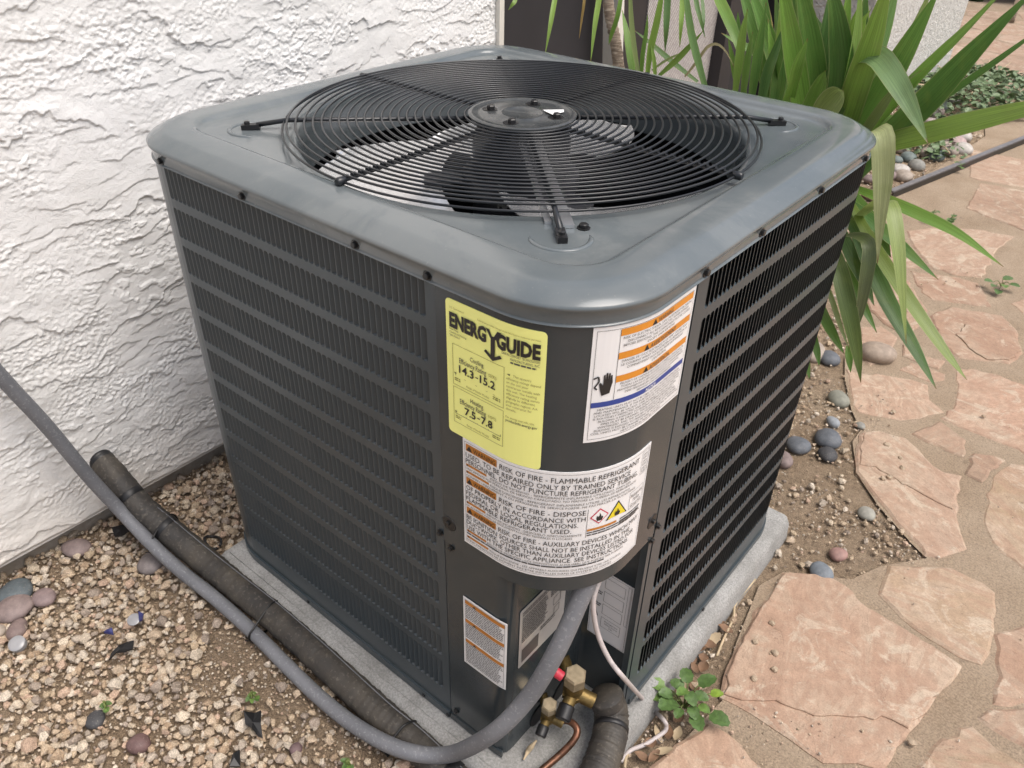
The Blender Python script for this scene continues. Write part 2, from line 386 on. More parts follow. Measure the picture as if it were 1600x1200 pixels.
m = MB(); c = at(768, 50, 1, 1.12); m.tube([(WX, 1.125, c.z + .002), (WX + .004, 1.135, c.z - .002), (WX + .003, 1.146, c.z + .001)], lambda q: .006 - .003 * q, 8); m.build('stucco_drip', 'stucco', wall)

# hole where the lines leave the wall
HOLE = Vector((WX + .002, -.098, .178))

# --- door wall behind the unit: screens and frames set back
DX = -1.17
door = thing('screen_door', (DX, 1.9, 0), 'dark screened doors in grey frames behind the long leaves', 'door')
def panel(name, y0, y1, mat, x, th=.02, z0=.05, z1=2.3):
    m = MB(); m.box((x - th / 2, (y0 + y1) / 2, (z0 + z1) / 2), (th, y1 - y0, z1 - z0)); return m.build(name, mat, door)
panel('door_frame', 1.150, 1.196, 'dark_frame', DX + .02, .05)
panel('dark_screen', 1.196, 1.80, 'dark_screen', DX)
panel('insect_mesh', 1.80, 2.03, 'dark_frame', DX - .004)
panel('striped_panel', 2.03, 2.56, 'diagonal_bands', DX)  # flat panel coloured with fine diagonal grey bands
panel('door_post', 2.56, 2.66, 'dark_frame', DX + .05, .08)
panel('dark_screen', 2.66, 3.02, 'dark_screen', DX)
panel('door_post', 3.02, 3.12, 'dark_frame', DX + .05, .08)
panel('dark_screen', 3.12, 4.0, 'dark_screen', DX)
panel('sill', 1.15, 4.0, 'footing', DX + .03, .12, 0, .05)
m = MB(); a = at(909, 0, 0, -1.12); b = at(930, 95, 0, -1.10)
def lean(y0a, y0b, w, mat, name, x):
    m = MB(); m.bar((x, y0a, 0.02), (x - .03, y0b, 2.0), .022, w, up=(1, 0, 0)); return m.build(name, mat)
post = thing('leaning_board', (-1.11, 1.70, .02), 'cream painted board standing against the dark screen door', 'board')
for nm, off, w, x, mt in (('board_face', 0, .055, -1.10, 'white_trim'), ('board_edge', .052, .040, -1.115, 'white_trim')):
    m = MB(); m.bar((x, 1.80 + off, .02), (x - .02, 1.58 + off, 1.9), .016, w, up=(1, 0, 0)); m.build(nm, mt, post)

# --- far stucco wall
far = thing('stucco_pier', (-.87, 4.6, 0), 'far white stucco wall end above the bed of river stones', 'wall')
m = MB(); m.box((-1.30, 4.41, 1.42), (.86, 1.82, 2.66)); me = m.mesh('stucco_block', 'stucco_far'); link('stucco_block', me, far)
m = MB(); m.box((-1.30, 4.40, .05), (.82, 1.86, .09)); m.build('base_course', 'footing', far)

# --- patio mortar bed
LB = [(1010, 1215), (1060, 1165), (1128, 1095), (1132, 1060), (1152, 1000), (1186, 915), (1225, 893), (1330, 905), (1375, 885), (1448, 872), (1425, 850), (1372, 790), (1338, 738), (1332, 690), (1345, 672), (1330, 640), (1320, 590), (1320, 560), (1345, 530), (1330, 480), (1310, 430), (1330, 390), (1370, 340), (1395, 300)]
pts = [gp(u, v, .003) for u, v in LB]
pts += [Vector((-.42, 3.35, .003)), Vector((-.36, 4.2, .003)), Vector((-.62, 5.25, .003)), Vector((-1.6, 5.6, .003)), Vector((-1.6, 12, .003)), Vector((9, 12, .003)), Vector((9, -3, .003)), Vector((.6, -3, .003))]
m = MB(); m.add(pts, [tuple(range(len(pts)))])
patio = tag(m.build('patio', 'mortar'), kind='structure')

# --- flagstones, each traced or laid as its own slab
def polyclean(P, n_sub=.022, jit=.0034):
    out = []
    for i, a in enumerate(P):
        b = P[(i + 1) % len(P)]; L = (b - a).length; k = max(1, int(L / n_sub))
        for j in range(k):
            q = a.lerp(b, j / k)
            if j: q = q + Vector((random.gauss(0, jit), random.gauss(0, jit), 0))
            out.append(q)
    return out
def area2(P): return sum(P[i].x * P[(i + 1) % len(P)].y - P[(i + 1) % len(P)].x * P[i].y for i in range(len(P)))
def slab(P, z0, z1, bev, mb, tilt=(0, 0)):
    if area2(P) < 0: P = P[::-1]
    n = len(P); inn = []
    for i in range(n):
        a, b, c = P[i - 1], P[i], P[(i + 1) % n]
        d = ((b - a).normalized() + (c - b).normalized()); d = d.normalized() if d.length > 1e-6 else (c - a).normalized()
        nrm = Vector((-d.y, d.x, 0)); inn.append(b + nrm * bev)
    cx = sum((p.x for p in P)) / n; cy = sum((p.y for p in P)) / n
    tz = lambda p: tilt[0] * (p.x - cx) + tilt[1] * (p.y - cy)
    vs = [(p.x, p.y, z0) for p in P] + [(p.x, p.y, z1 - bev * .6 + tz(p)) for p in P] + [(p.x, p.y, z1 + tz(p)) for p in inn]
    fs = [(i, (i + 1) % n, n + (i + 1) % n, n + i) for i in range(n)] + [(n + i, n + (i + 1) % n, 2 * n + (i + 1) % n, 2 * n + i) for i in range(n)] + [tuple(2 * n + i for i in range(n))]
    mb.add(vs, fs)
TONES = [(.38, .255, .18), (.42, .30, .22), (.35, .23, .16), (.43, .325, .245), (.40, .29, .21), (.32, .225, .16)]
STONES = []
def flag(pix, o, s, h=.006, tone=None, layer=None):
    P = [gp(o[0] + x / s, o[1] + y / s) for x, y in pix]
    flagP(P, h, tone, [[gp(o[0] + x / s, o[1] + y / s) for x, y in L] for L in (layer or [])])
def flagP(P, h=.012, tone=None, layers=()):
    STONES.append([(p.x, p.y) for p in P]); m = MB()
    slab(polyclean(P), -.01, h + random.uniform(-.002, .002), .006, m, (random.uniform(-.006, .006), random.uniform(-.006, .006)))
    for L in layers: slab(polyclean(L, .016, .0028), h - .004, h + .0045, .002, m)
    o = m.build('flagstone', 'flagstone', patio); c = tone or random.choice(TONES); o.color = (*c, 1)
    return o
Z8 = ((1000, 760), 2.667); Z4 = ((1200, 500), 3.0); Z3 = ((1200, 300), 3.53)
flag([(590, 365), (720, 370), (800, 390), (850, 420), (940, 510), (1100, 600), (1340, 755), (1290, 830), (1210, 920), (1120, 1030), (1010, 1190), (900, 1160), (760, 1160), (700, 1120), (620, 1060), (500, 980), (400, 920), (330, 885), (345, 800), (420, 640), (500, 500), (555, 425)], *Z8, h=.008, tone=(.41, .275, .195),
     layer=[[(600, 375), (720, 380), (800, 400), (850, 430), (940, 520), (1100, 612), (1325, 758), (1280, 830), (1200, 920), (1110, 1022), (1040, 985), (1000, 970), (880, 975), (720, 970), (640, 940), (560, 905), (420, 905), (345, 880), (358, 800), (430, 640), (510, 505), (562, 430)]])
flag([(1030, 335), (1290, 345), (1380, 390), (1475, 450), (1470, 560), (1460, 660), (1420, 750), (1330, 720), (1200, 640), (1080, 550), (990, 455)], *Z8, tone=(0.396, 0.286, 0.194))
flag([(280, 990), (360, 1030), (420, 1080), (500, 1173), (520, 1230), (0, 1230), (40, 1173), (120, 1110), (200, 1050)], *Z8, tone=(0.440, 0.299, 0.211))
flag([(440, 530), (520, 525), (640, 560), (700, 610), (770, 690), (870, 730), (905, 740), (880, 830), (880, 920), (900, 1000), (930, 1080), (800, 1125), (730, 1110), (650, 1010), (570, 920), (470, 800), (410, 720), (410, 600)], *Z4, layer=[[(450, 540), (520, 535), (600, 560), (640, 600), (760, 690), (780, 740), (870, 830), (860, 900), (720, 830), (600, 760), (500, 700), (425, 690), (425, 610)]])
flag([(360, 235), (440, 255), (560, 265), (660, 280), (750, 310), (760, 380), (830, 440), (720, 470), (620, 480), (540, 465), (420, 440), (390, 400), (380, 330)], *Z4, tone=(0.466, 0.326, 0.238))
flag([(660, 200), (750, 225), (835, 260), (830, 290), (760, 300), (700, 280), (610, 240)], *Z4)
flag([(870, 230), (960, 230), (1080, 260), (1230, 320), (1260, 660), (1200, 640), (1100, 590), (950, 530), (830, 480), (800, 465), (870, 400), (880, 330)], *Z4, tone=(0.440, 0.290, 0.207))
flag([(670, 540), (800, 480), (860, 520), (925, 570), (910, 650), (830, 620), (740, 580)], *Z4)
flag([(960, 630), (1050, 640), (1110, 665), (1040, 710), (1000, 770), (920, 730)], *Z4)
flag([(1060, 720), (1130, 672), (1260, 690), (1500, 860), (1500, 1060), (1300, 1180), (1200, 1180), (1080, 1090), (1010, 980), (1010, 820)], *Z4, tone=(.36, .26, .17))
flag([(1490, 610), (1660, 590), (1660, 900), (1540, 925), (1465, 915), (1480, 760)], *Z8)
flag([(1400, 970), (1455, 930), (1660, 920), (1660, 1140), (1540, 1065), (1450, 1010)], *Z8)
flag([(1210, 1090), (1380, 1000), (1470, 1085), (1640, 1190), (1700, 1240), (1120, 1240)], *Z8, tone=(.33, .24, .16))
flag([(500, 750), (620, 745), (715, 810), (690, 860), (680, 950), (560, 965), (480, 900)], *Z3)
flag([(740, 850), (780, 880), (975, 940), (940, 985), (860, 960), (740, 910)], *Z3)
flag([(890, 690), (1000, 640), (1290, 690), (1370, 770), (1405, 900), (1330, 955), (1190, 940), (1050, 920), (960, 850)], *Z3, layer=[[(1030, 800), (1100, 735), (1280, 740), (1360, 790), (1390, 890), (1325, 940), (1200, 935), (1120, 885)]])
flag([(780, 440), (1000, 470), (1160, 510), (1230, 640), (1060, 620), (900, 600), (840, 560)], *Z3)
flag([(760, 220), (900, 200), (1150, 210), (1360, 250), (1260, 330), (1180, 480), (1030, 465), (880, 410), (800, 310)], *Z3, tone=(.42, .30, .22))
flag([(1330, 620), (1450, 580), (1500, 640), (1500, 740), (1420, 690)], *Z3)
flag([(560, 660), (520, 560), (600, 470), (740, 440), (820, 580), (880, 660), (820, 760), (720, 780), (640, 735)], *Z3)
flag([(540, 440), (560, 300), (700, 250), (770, 330), (850, 425), (740, 425), (610, 460)], *Z3)

# the rest of the paving, laid as a relaxed cell pattern
def inpoly(x, y, P):
    r = False; j = len(P) - 1
    for i in range(len(P)):
        if (P[i][1] > y) != (P[j][1] > y) and x < (P[j][0] - P[i][0]) * (y - P[i][1]) / (P[j][1] - P[i][1]) + P[i][0]: r = not r
        j = i
    return r
PATP = [(p.x, p.y) for p in pts]
def cells(x0, x1, y0, y1, d):
    S = []
    for i in range(int((x1 - x0) / d) + 1):
        for j in range(int((y1 - y0) / d) + 1):
            S.append(Vector((x0 + (i + random.uniform(-.38, .38) + .5 * (j % 2)) * d, y0 + (j + random.uniform(-.38, .38)) * d, 0)))
    for a in S:
        if not inpoly(a.x, a.y, PATP): continue
        P = [a + Vector((math.cos(q) * d * 1.5, math.sin(q) * d * 1.5, 0)) for q in [i * math.pi / 8 for i in range(16)]]
        for b in S:
            if b is a or (b - a).length > 2.6 * d: continue
            mid = (a + b) / 2; nrm = (b - a).normalized(); mid -= nrm * .018; Q = []
            for i in range(len(P)):
                p, q = P[i - 1], P[i]; dp = (p - mid).dot(nrm); dq = (q - mid).dot(nrm)
                if dp <= 0: Q.append(p)
                if (dp < 0) != (dq < 0): Q.append(p.lerp(q, dp / (dp - dq)))
            P = Q
            if len(P) < 3: break
        if len(P) < 3: continue
        C = sum(P, Vector()) / len(P)
        test = P + [p.lerp(C, .35) for p in P] + [C]
        if any(not inpoly(p.x, p.y, PATP) for p in test): continue
        if any(inpoly(p.x, p.y, S_) for p in test for S_ in STONES[:NTR]): continue
        if any(inpoly(q[0], q[1], [(p.x, p.y) for p in P]) for S_ in STONES[:NTR] for q in S_): continue
        Pc = []
        for i in range(len(P)):
            if (P[i] - P[i - 1]).length > .03: Pc.append(P[i])
        if len(Pc) < 3: continue
        dark = -.45 < C.x - (C.y - 3.2) * .24 + .30 < 1.2 and False
        flagP(Pc, .006, None)
NTR = len(STONES)
cells(-1.5, 2.2, 2.0, 8.4, .42)
NTR2 = len(STONES)
cells(.15, 2.2, -1.3, 1.95, .34)

# raised metal edging that crosses the paving
e = thing('metal_edging', (-.48, 3.2, 0), 'dark grey metal edging strip crossing the flagstone patio', 'edging')
a = gp(1392, 299, .03); b = gp(1640, 199, .03); d = (b - a).normalized(); q = Vector((-d.y, d.x, 0))
m = MB(); m.bar(a, b + d * 2.5, .024, .008); m.build('top_flange', 'edging', e)
m = MB(); m.bar(a - q * .0115 - Vector((0, 0, .017)), b + d * 2.5 - q * .0115 - Vector((0, 0, .017)), .005, .030); m.build('upright', 'black_metal', e)

# ================================================================== CONCRETE PAD
def rrect(x0, x1, y0, y1, r, off=0, n=10):
    x0 -= off; x1 += off; y0 -= off; y1 += off; r = max(r + off, .001); P = []
    for cx, cy, a0 in ((x1 - r, y1 - r, 0), (x0 + r, y1 - r, 90), (x0 + r, y0 + r, 180), (x1 - r, y0 + r, 270)):
        for k in range(n + 1):
            a = R(a0 + 90 * k / n); P.append((cx + r * math.cos(a), cy + r * math.sin(a)))
    return P
m = MB(); n = 44; prof = [(.004, -.02), (.004, .0), (0, .035), (-.004, .046), (-.011, .053), (-.022, .055)]
for k, (o_, z) in enumerate(prof):
    P = rrect(-.812, .028, -.044, .823, .02, o_)
    m.v += [(x + random.gauss(0, .0006), y + random.gauss(0, .0006), z + random.gauss(0, .0004)) for x, y in P]
for k in range(len(prof) - 1):
    for i in range(n): m.f.append((k * n + i, k * n + (i + 1) % n, (k + 1) * n + (i + 1) % n, (k + 1) * n + i))
m.f.append(tuple((len(prof) - 1) * n + i for i in range(n)))
pad = m.build('concrete_pad', 'concrete', smooth=True, angle=50)
tag(pad, 'low grey concrete pad with worn rounded edges under the unit', 'pad')

# ================================================================== HEAT PUMP UNIT
WXU, WYU, RC = .845, .825, .12
BZ = .062
unit = thing('heat_pump', (-WXU / 2, WYU / 2, .055), 'dark grey outdoor heat pump with louvred sides on concrete pad', 'heat pump')
ARC = RC * math.pi / 4
def surf(s, off=0.0):
    """point and outward normal on the casing; s = 0 at the near corner, + along the right side, - along the left side"""
    L = WYU - 2 * RC; Lx = WXU - 2 * RC
    if -ARC <= s <= ARC: a = -math.pi / 4 + s / RC; c = (-RC, RC)
    elif s > ARC:
        t_ = s - ARC
        if t_ <= L: return Vector((off, RC + t_, 0)), Vector((1, 0, 0))
        a = (t_ - L) / RC; c = (-RC, WYU - RC)
        if a > math.pi / 2: return Vector((-RC - (t_ - L - RC * math.pi / 2), WYU + off, 0)), Vector((0, 1, 0))
    else:
        t_ = -s - ARC
        if t_ <= Lx: return Vector((-RC - t_, -off, 0)), Vector((0, -1, 0))
        a = -math.pi / 2 - (t_ - Lx) / RC; c = (-WXU + RC, RC)
        if a < -math.pi: return Vector((-WXU - off, RC + (t_ - Lx - RC * math.pi / 2), 0)), Vector((-1, 0, 0))
    nr = Vector((math.cos(a), math.sin(a), 0)); return Vector((c[0], c[1], 0)) + nr * (RC + off), nr
def sp(s, z, off=0.0):
    p, nr = surf(s, off); return Vector((p.x, p.y, z))
S_LX = lambda x: -(ARC + (-x - RC))      # s of an x on the flat left side
S_RY = lambda y: ARC + (y - RC)
def strip(mb, s0, s1, z0, z1, off=0.0, step=.012, depth=0.0):
    n = max(1, int(math.ceil((s1 - s0) / step))); S = [s0 + (s1 - s0) * i / n for i in range(n + 1)]
    vs = [sp(s, z0, off) for s in S] + [sp(s, z1, off) for s in S]; k = n + 1
    fs = [(i, i + 1, k + i + 1, k + i) for i in range(n)]
    if depth:
        o = len(vs); vs += [sp(s, z0, off - depth) for s in S] + [sp(s, z1, off - depth) for s in S]
        fs += [(o + i + 1, o + i, i, i + 1)[::-1] for i in range(n)] + [(k + i, k + i + 1, o + k + i + 1, o + k + i) for i in range(n)]
        fs += [(0, k, o + k, o), (n, o + n, o + k + n, k + n)]
    mb.add(vs, fs)

# --- louvred side panels
ROW_T, PIT, SH, SH2 = .8516, .06, .0472, .0718
NROW = 12; CP = .01065; SW = .0093
rows = [(ROW_T - i * PIT - (SH if i < 11 else SH2), ROW_T - i * PIT) for i in range(NROW)]
def louver_mesh(h, name):
    # attached edge at x=0, free edge pushed in; ends closed towards the sheet
    w, d, e_, th = SW, .0068, .0042, .0006
    vs = [(0, 0, .0005), (0, 0, h - .0005), (w * .45, -d * .42, h - e_ * .5), (w * .45, -d * .42, e_ * .5), (w * .96, -d, h - e_), (w * .96, -d, e_), (w, 0, h - .0002), (w, 0, .0002)]
    fs = [(0, 3, 2, 1), (3, 5, 4, 2), (1, 2, 4), (1, 4, 6), (0, 5, 3), (0, 7, 5)]
    m = MB(); m.add(vs, fs); me = m.mesh(name, 'paint'); return me
LM = louver_mesh(SH, 'louver'); LM2 = louver_mesh(SH2, 'louver_tall')
def flipped(me):
    m = MB(); m.add([(v.co.x, -v.co.y, v.co.z) for v in me.vertices], [tuple(p.vertices)[::-1] for p in me.polygons]); return m.mesh(me.name, 'paint')
LMO, LM2O = flipped(LM), flipped(LM2)
cand = []
def louver_panel(name, s_edge0, s_edge1, s0, ncol, lab):
    m = MB(); ztop = .8545; zbot = BZ
    sL, sR = s0 - (CP - SW) / 2, s0 + ncol * CP - (CP - SW) / 2
    strip(m, s_edge0, sL, zbot, ztop, 0, .012); strip(m, sR, s_edge1, zbot, ztop, 0, .012)
    zs = [zbot] + [z for r in rows[::-1] for z in r] + [ztop]
    for i in range(0, len(zs), 2): strip(m, sL, sR, zs[i], zs[i + 1], 0, CP)
    for (z0, z1) in rows:
        for k in range(ncol + 1):
            a = s0 + k * CP - (CP - SW); b = a + (CP - SW)
            if k == 0: a = sL
            if k == ncol: b = sR
            strip(m, a, b, z0, z1, 0, 1); 
        for k in range(ncol):
            a = s0 + k * CP; b = a + SW; f = .0036
            for (p, q, z, zd) in ((a, f, z0, f), (b, -f, z0, f), (a, f, z1, -f), (b, -f, z1, -f)):
                A, B, C = sp(p, z), sp(p + q, z), sp(p, z + zd); D = sp(p + q * .3, z + zd * .3)
                m.add([A, B, D, C], [(0, 1, 2), (0, 2, 3)])
            cand.append((name, a, z0, z1 - z0))
    # hems down the two upright edges and along the bottom
    for s in (s_edge0, s_edge1): m.add([sp(s, zbot), sp(s, ztop), sp(s, ztop, -.014), sp(s, zbot, -.014)], [(0, 1, 2, 3)])
    o = m.build(name, 'paint', unit); o['label'] = lab; return o
S_LSEAM, S_RSEAM = S_LX(-.2075), S_RY(.1875)
ncolL = int((.739 - .224) / CP + .5); ncolR = int((.768 - .222) / CP + .5)
LP = {}
LP['louver_panel'] = None
panL = louver_panel('louver_panel', S_LX(-.845 + .0) - .03, S_LSEAM - .0012, S_LX(-.224) - ncolL * CP + (CP - SW), ncolL, 'left louvred side with the slats facing out')
cL = cand; cand = []
panR = louver_panel('louver_panel', S_RY(.1955), S_RY(.825) + .06, S_RY(.222), ncolR, 'right louvred side showing dark open slots')
cR = cand
ent = []
for par, cs in ((panL, cL), (panR, cR)):
    for (nm, a, z0, h) in cs:
        p = sp(a, z0 + h / 2); ent.append(((Vector(CAM) - p).length, par, a, z0, h))
ent.sort(key=lambda e: e[0]); rest = {panL.name: MB(), panR.name: MB()}
cnt = {panL.name: 0, panR.name: 0}
for dist, par, a, z0, h in ent:
    p, nr = surf(a + SW / 2); tg = Vector((-nr.y, nr.x, 0)); o_ = sp(a, z0)
    mesh = LM if h < .05 else LM2
    if cnt[par.name] < 290:
        cnt[par.name] += 1
        o = bpy.data.objects.new('louver', LMO if mesh is LM else LM2O); COL.objects.link(o); o.parent = par
        o.location = o_; o.rotation_euler = (0, 0, math.atan2(tg.y, tg.x))
        o.matrix_parent_inverse = Matrix.Identity(4)
    else:
        rest[par.name].add([o_ + tg * v.co.x + nr * v.co.y + Vector((0, 0, v.co.z)) for v in mesh.vertices], [tuple(q.vertices) for q in mesh.polygons])
for par in (panL, panR): tag(rest[par.name].build('louver_rows', 'paint', par), kind='stuff')
# back and far-left plain skin
m = MB(); s_a = -(ARC + (WXU - 2 * RC) + RC * math.pi / 2); strip(m, s_a - (WYU - 2 * RC), S_LX(-.845) - .0305, BZ, .8545, -.001, .02)
s_b = ARC + (WYU - 2 * RC) + RC * math.pi / 2; strip(m, S_RY(.825) + .0605, s_b + WXU - 2 * RC, BZ, .8545, -.001, .02)
P = [(-WXU + RC + RC * math.cos(R(q)), WYU - RC + RC * math.sin(R(q))) for q in range(90, 181, 9)]
m.add([(x, y, BZ) for x, y in P] + [(x, y, .8545) for x, y in P], [(i, i + 1, 12 + i, 11 + i) for i in range(10)]); m.build('back_panel', 'paint', unit)
m = MB(); strip(m, S_LSEAM - .60, S_LSEAM - .002, BZ - .004, BZ + .012, .0035, .012, .004); strip(m, S_RY(.207), S_RY(.825) + .05, BZ - .004, BZ + .010, .003, .012, .004); m.build('base_rail', 'paint', unit, smooth=False)
# coil inside: dark box with open top, stops short of the valve niche
m = MB(); P = rrect(-WXU, 0, 0, WYU, RC, -.028)
def keep(p): return not (p[0] > -.125 and p[1] < .215)
Pk = []
for p in P:      # the near corner is the last of the four: replace it by the notch of the valve niche
    if keep(p): Pk.append(p)
Pk += [(-.125, .028), (-.125, .215), (-.028, .215)]
nk = len(Pk); ins = [i for i in range(nk) if keep(Pk[i])]
m.v += [(x, y, BZ) for x, y in Pk] + [(x, y, .845) for x, y in Pk]
m.f += [(i, (i + 1) % nk, nk + (i + 1) % nk, nk + i) for i in range(nk)]; m.f.append(tuple(range(nk)))
m.build('condenser_coil', 'coil_black', unit)

# --- access panel round the near corner
m = MB(); strip(m, S_LSEAM, S_RSEAM, .468, .8535, .0012, .006, .012)
m.build('access_panel', 'paint_panel', unit, angle=40)
# --- lower panel: follows the corner, then turns in as the side of the valve niche
m = MB(); NX, NY = -.097, .19
a_in = math.acos(max(-1, min(1, (NX + RC) / RC))); s_end = (-a_in + math.pi / 4) * RC
pth = [sp(S_LSEAM + (s_end - .016 - S_LSEAM) * i / 14, 0) for i in range(15)]
p0 = pth[-1]; pth += [Vector((NX - .006, p0.y + .004, 0)), Vector((NX - .0015, p0.y + .011, 0)), Vector((NX, p0.y + .022, 0)), Vector((NX, .10, 0)), Vector((NX, NY - .012, 0)), Vector((NX + .004, NY - .003, 0)), Vector((NX + .013, NY, 0)), Vector((-.012, NY, 0)), Vector((-.004, NY - .003, 0)), Vector((-.001, NY - .010, 0))]
k = len(pth); vs = [Vector((p.x, p.y, BZ)) for p in pth] + [Vector((p.x, p.y, .4685)) for p in pth]
m.add(vs, [(i, i + 1, k + i + 1, k + i) for i in range(k - 1)])
m.build('lower_panel', 'paint_panel', unit, angle=40)
m = MB(); strip(m, S_RY(.181), S_RY(.1900), BZ, .4675, .0005, 1, .010); strip(m, S_RY(.1890), S_RY(.1945), .4675, .8535, -.0008, 1, .010); m.build('corner_post', 'paint', unit)
m = MB(); strip(m, S_LSEAM, s_end - .004, BZ - .004, BZ + .010, .002, .01, .004); m.build('panel_foot', 'paint_panel', unit)
# handle notches + screws
for s, z, sg in ((S_LSEAM + .010, .512, 1), (S_RSEAM - .010, .510, -1)):
    p, nr = surf(s); c = Vector((p.x, p.y, z)); m = MB()
    m.lathe([(.0001, .0008), (.006, .0022), (.0105, .0019), (.012, .0013)], 18, c - Vector((0, 0, .006)), nr); m.build('handle_notch', 'black_metal', unit, smooth=True)
def screw(c, nr, r=.0042):
    m = MB(); m.lathe([(r * 1.55, 0), (r * 1.55, .001), (r, .0012), (r, .004), (r * .8, .0048)], 8, c, nr); return m.build('screw', 'screw_black', unit, angle=35)
for x in (-.217, -.331, -.545, -.735): p, nr = surf(S_LX(x)); screw(Vector((p.x, p.y, .8592)) + nr * .0012, nr)
for y in (.205, .345, .530, .70): p, nr = surf(S_RY(y)); screw(Vector((p.x, p.y, .8592)) + nr * .0012, nr)
for s, z in ((S_LSEAM - .007, .478), (S_LSEAM + .012, .462), (S_RSEAM + .010, .480), (S_RSEAM - .002, .462), (S_LSEAM + .012, .088), (S_LSEAM + .010, .508), (S_RSEAM - .010, .505), (S_LSEAM - .06, .064), (S_LSEAM - .005, .064), (S_LSEAM - .36, .064), (S_RY(.46), .064)):
    p, nr = surf(s); screw(Vector((p.x, p.y, z)) + nr * .001, nr, .0034)

# --- top cap
CX, CY = -WXU / 2, WYU / 2; NA = 400
def rr_at(ang, off):
    hx, hy, r = WXU / 2 + off, WYU / 2 + off, RC + off
    c, s = math.cos(ang), math.sin(ang); ac, as_ = abs(c), abs(s)
    t1 = min(hx / ac if ac > 1e-9 else 9, hy / as_ if as_ > 1e-9 else 9)
    x, y = ac * t1, as_ * t1
    if x > hx - r and y > hy - r:
        ox, oy = hx - r, hy - r; b = ac * ox + as_ * oy; disc = b * b - (ox * ox + oy * oy - r * r)
        t1 = b + math.sqrt(max(disc, 0))
    return Vector((CX + c * t1, CY + s * t1, 0))
ROP = .334
prof = [(-.004, .8520), (.0030, .8518), (.0037, .8527), (.0031, .8537), (.0013, .8545), (.0013, .8600), (.0024, .8660), (.0044, .8700), (.0058, .8724), (.0056, .8744), (.0032, .8766), (-.0060, .8814), (-.0140, .8853), (-.0180, .8869), (-.0220, .8877), (-.030, .8881), (-.050, .8884), (-.0585, .8882), (-.0630, .8870), (-.0655, .8840), (-.0685, .8810), (-.0735, .8800)]
m = MB()
angs = [2 * math.pi * i / NA for i in range(NA)]
for o_, z in prof: m.v += [(*rr_at(a, o_).xy, z) for a in angs]
for rr_, z in ((None, .8798), (ROP + .004, .8796), (ROP, .8785), (ROP - .003, .8755), (ROP - .0035, .86), (ROP - .002, .80)):
    for a in angs:
        if rr_ is None:
            p = rr_at(a, -.0735); q = Vector((CX + (ROP + .004) * math.cos(a), CY + (ROP + .004) * math.sin(a), 0)); p = p.lerp(q, .5); m.v.append((p.x, p.y, z))
        else: m.v.append((CX + rr_ * math.cos(a), CY + rr_ * math.sin(a), z))
NR = len(prof) + 6
for k in range(NR - 1):
    for i in range(NA): m.f.append((k * NA + i, k * NA + (i + 1) % NA, (k + 1) * NA + (i + 1) % NA, (k + 1) * NA + i))
cap = m.build('top_cap', 'paint_cap', unit, angle=60)
FR = .402
for q in (45, 135, 225, 315):
    a = R(q); c = Vector((CX + FR * math.cos(a) * .985, CY + FR * math.sin(a) * .985, .8795)); m = MB()
    P = [c + Vector((math.cos(a + R(t_)) * .034, math.sin(a + R(t_)) * .034, 0)) for t_ in range(-100, 101, 10)]
    m.tube(P, lambda t_: .0035 * min(1, min(t_, 1 - t_) * 8 + .15), 8); 
    for i, vv in enumerate(m.v): m.v[i] = (vv[0], vv[1], .8795 + (vv[2] - .8795) * .7)
    m.build('foot_emboss', 'paint_cap', cap, smooth=True)

# --- fan guard
GZ = .8975
guard = MB().build('guard_rim', 'wire_paint', unit) if False else None
m = MB(); ring = [Vector((CX + .350 * math.cos(a), CY + .350 * math.sin(a), GZ - .006)) for a in [2 * math.pi * i / 128 for i in range(129)]]
m.tube(ring, .0017, 8, False); guard = m.build('fan_guard', 'wire_paint', unit, smooth=True)
NRING = 22
for k in range(NRING):
    rr_ = .3435 - k * (.3435 - .086) / (NRING - 1); z = GZ + .0015 * (1 - rr_ / .35)
    m = MB(); m.tube([Vector((CX + rr_ * math.cos(a), CY + rr_ * math.sin(a), z)) for a in [2 * math.pi * i / 120 for i in range(121)]], .00165, 6, False)
    m.build('wire_ring', 'wire_paint', guard, smooth=True)
for q in range(8):
    a = R(45 * q + .0); d = Vector((math.cos(a), math.sin(a), 0)); C0 = Vector((CX, CY, 0)); diag = q % 2 == 1
    m = MB()
    if diag:
        m.tube([C0 + d * .07 + Vector((0, 0, GZ - .004)), C0 + d * .345 + Vector((0, 0, GZ - .0045)), C0 + d * (FR - .012) + Vector((0, 0, .8865))], .0036, 8)
        m.build('spoke', 'wire_paint', guard, smooth=True)
        c = C0 + d * FR + Vector((0, 0, .8798)); m = MB(); m.bar(c - d * .016 + Vector((0, 0, .005)), c + d * .010 + Vector((0, 0, .0035)), .011, .007)
        m.lathe([(.0062, .006), (.0062, .0075), (.0042, .008), (.0042, .0115), (.003, .0122)], 8, c + d * .002, (0, 0, 1)); m.build('foot_clip', 'black_metal', guard, angle=35)
    else:
        m.tube([C0 + d * .07 + Vector((0, 0, GZ - .004)), C0 + d * .352 + Vector((0, 0, GZ - .0045))], .0030, 8)
        for k in range(NRING):
            rr_ = .3435 - k * (.3435 - .086) / (NRING - 1)
            m.lathe([(.0036, -.003), (.0036, .003)], 6, C0 + d * rr_ + Vector((0, 0, GZ - .002)), d)
        m.lathe([(.0052, 0), (.0056, .003), (.0056, .010), (.004, .012)], 10, C0 + d * .347 + Vector((0, 0, GZ - .0045)), d)
        m.build('spoke', 'wire_paint', guard, angle=40)
m = MB(); m.lathe([(.0795, .0), (.0815, .002), (.0815, .0045), (.079, .0060), (.074, .0058), (.072, .0045), (.064, .0042), (.035, .0040), (.033, .0054), (.030, .0054), (.028, .0040), (.0005, .0038)], 64, (CX, CY, GZ - .001))
m.build('hub_plate', 'paint_hub', guard, angle=40)
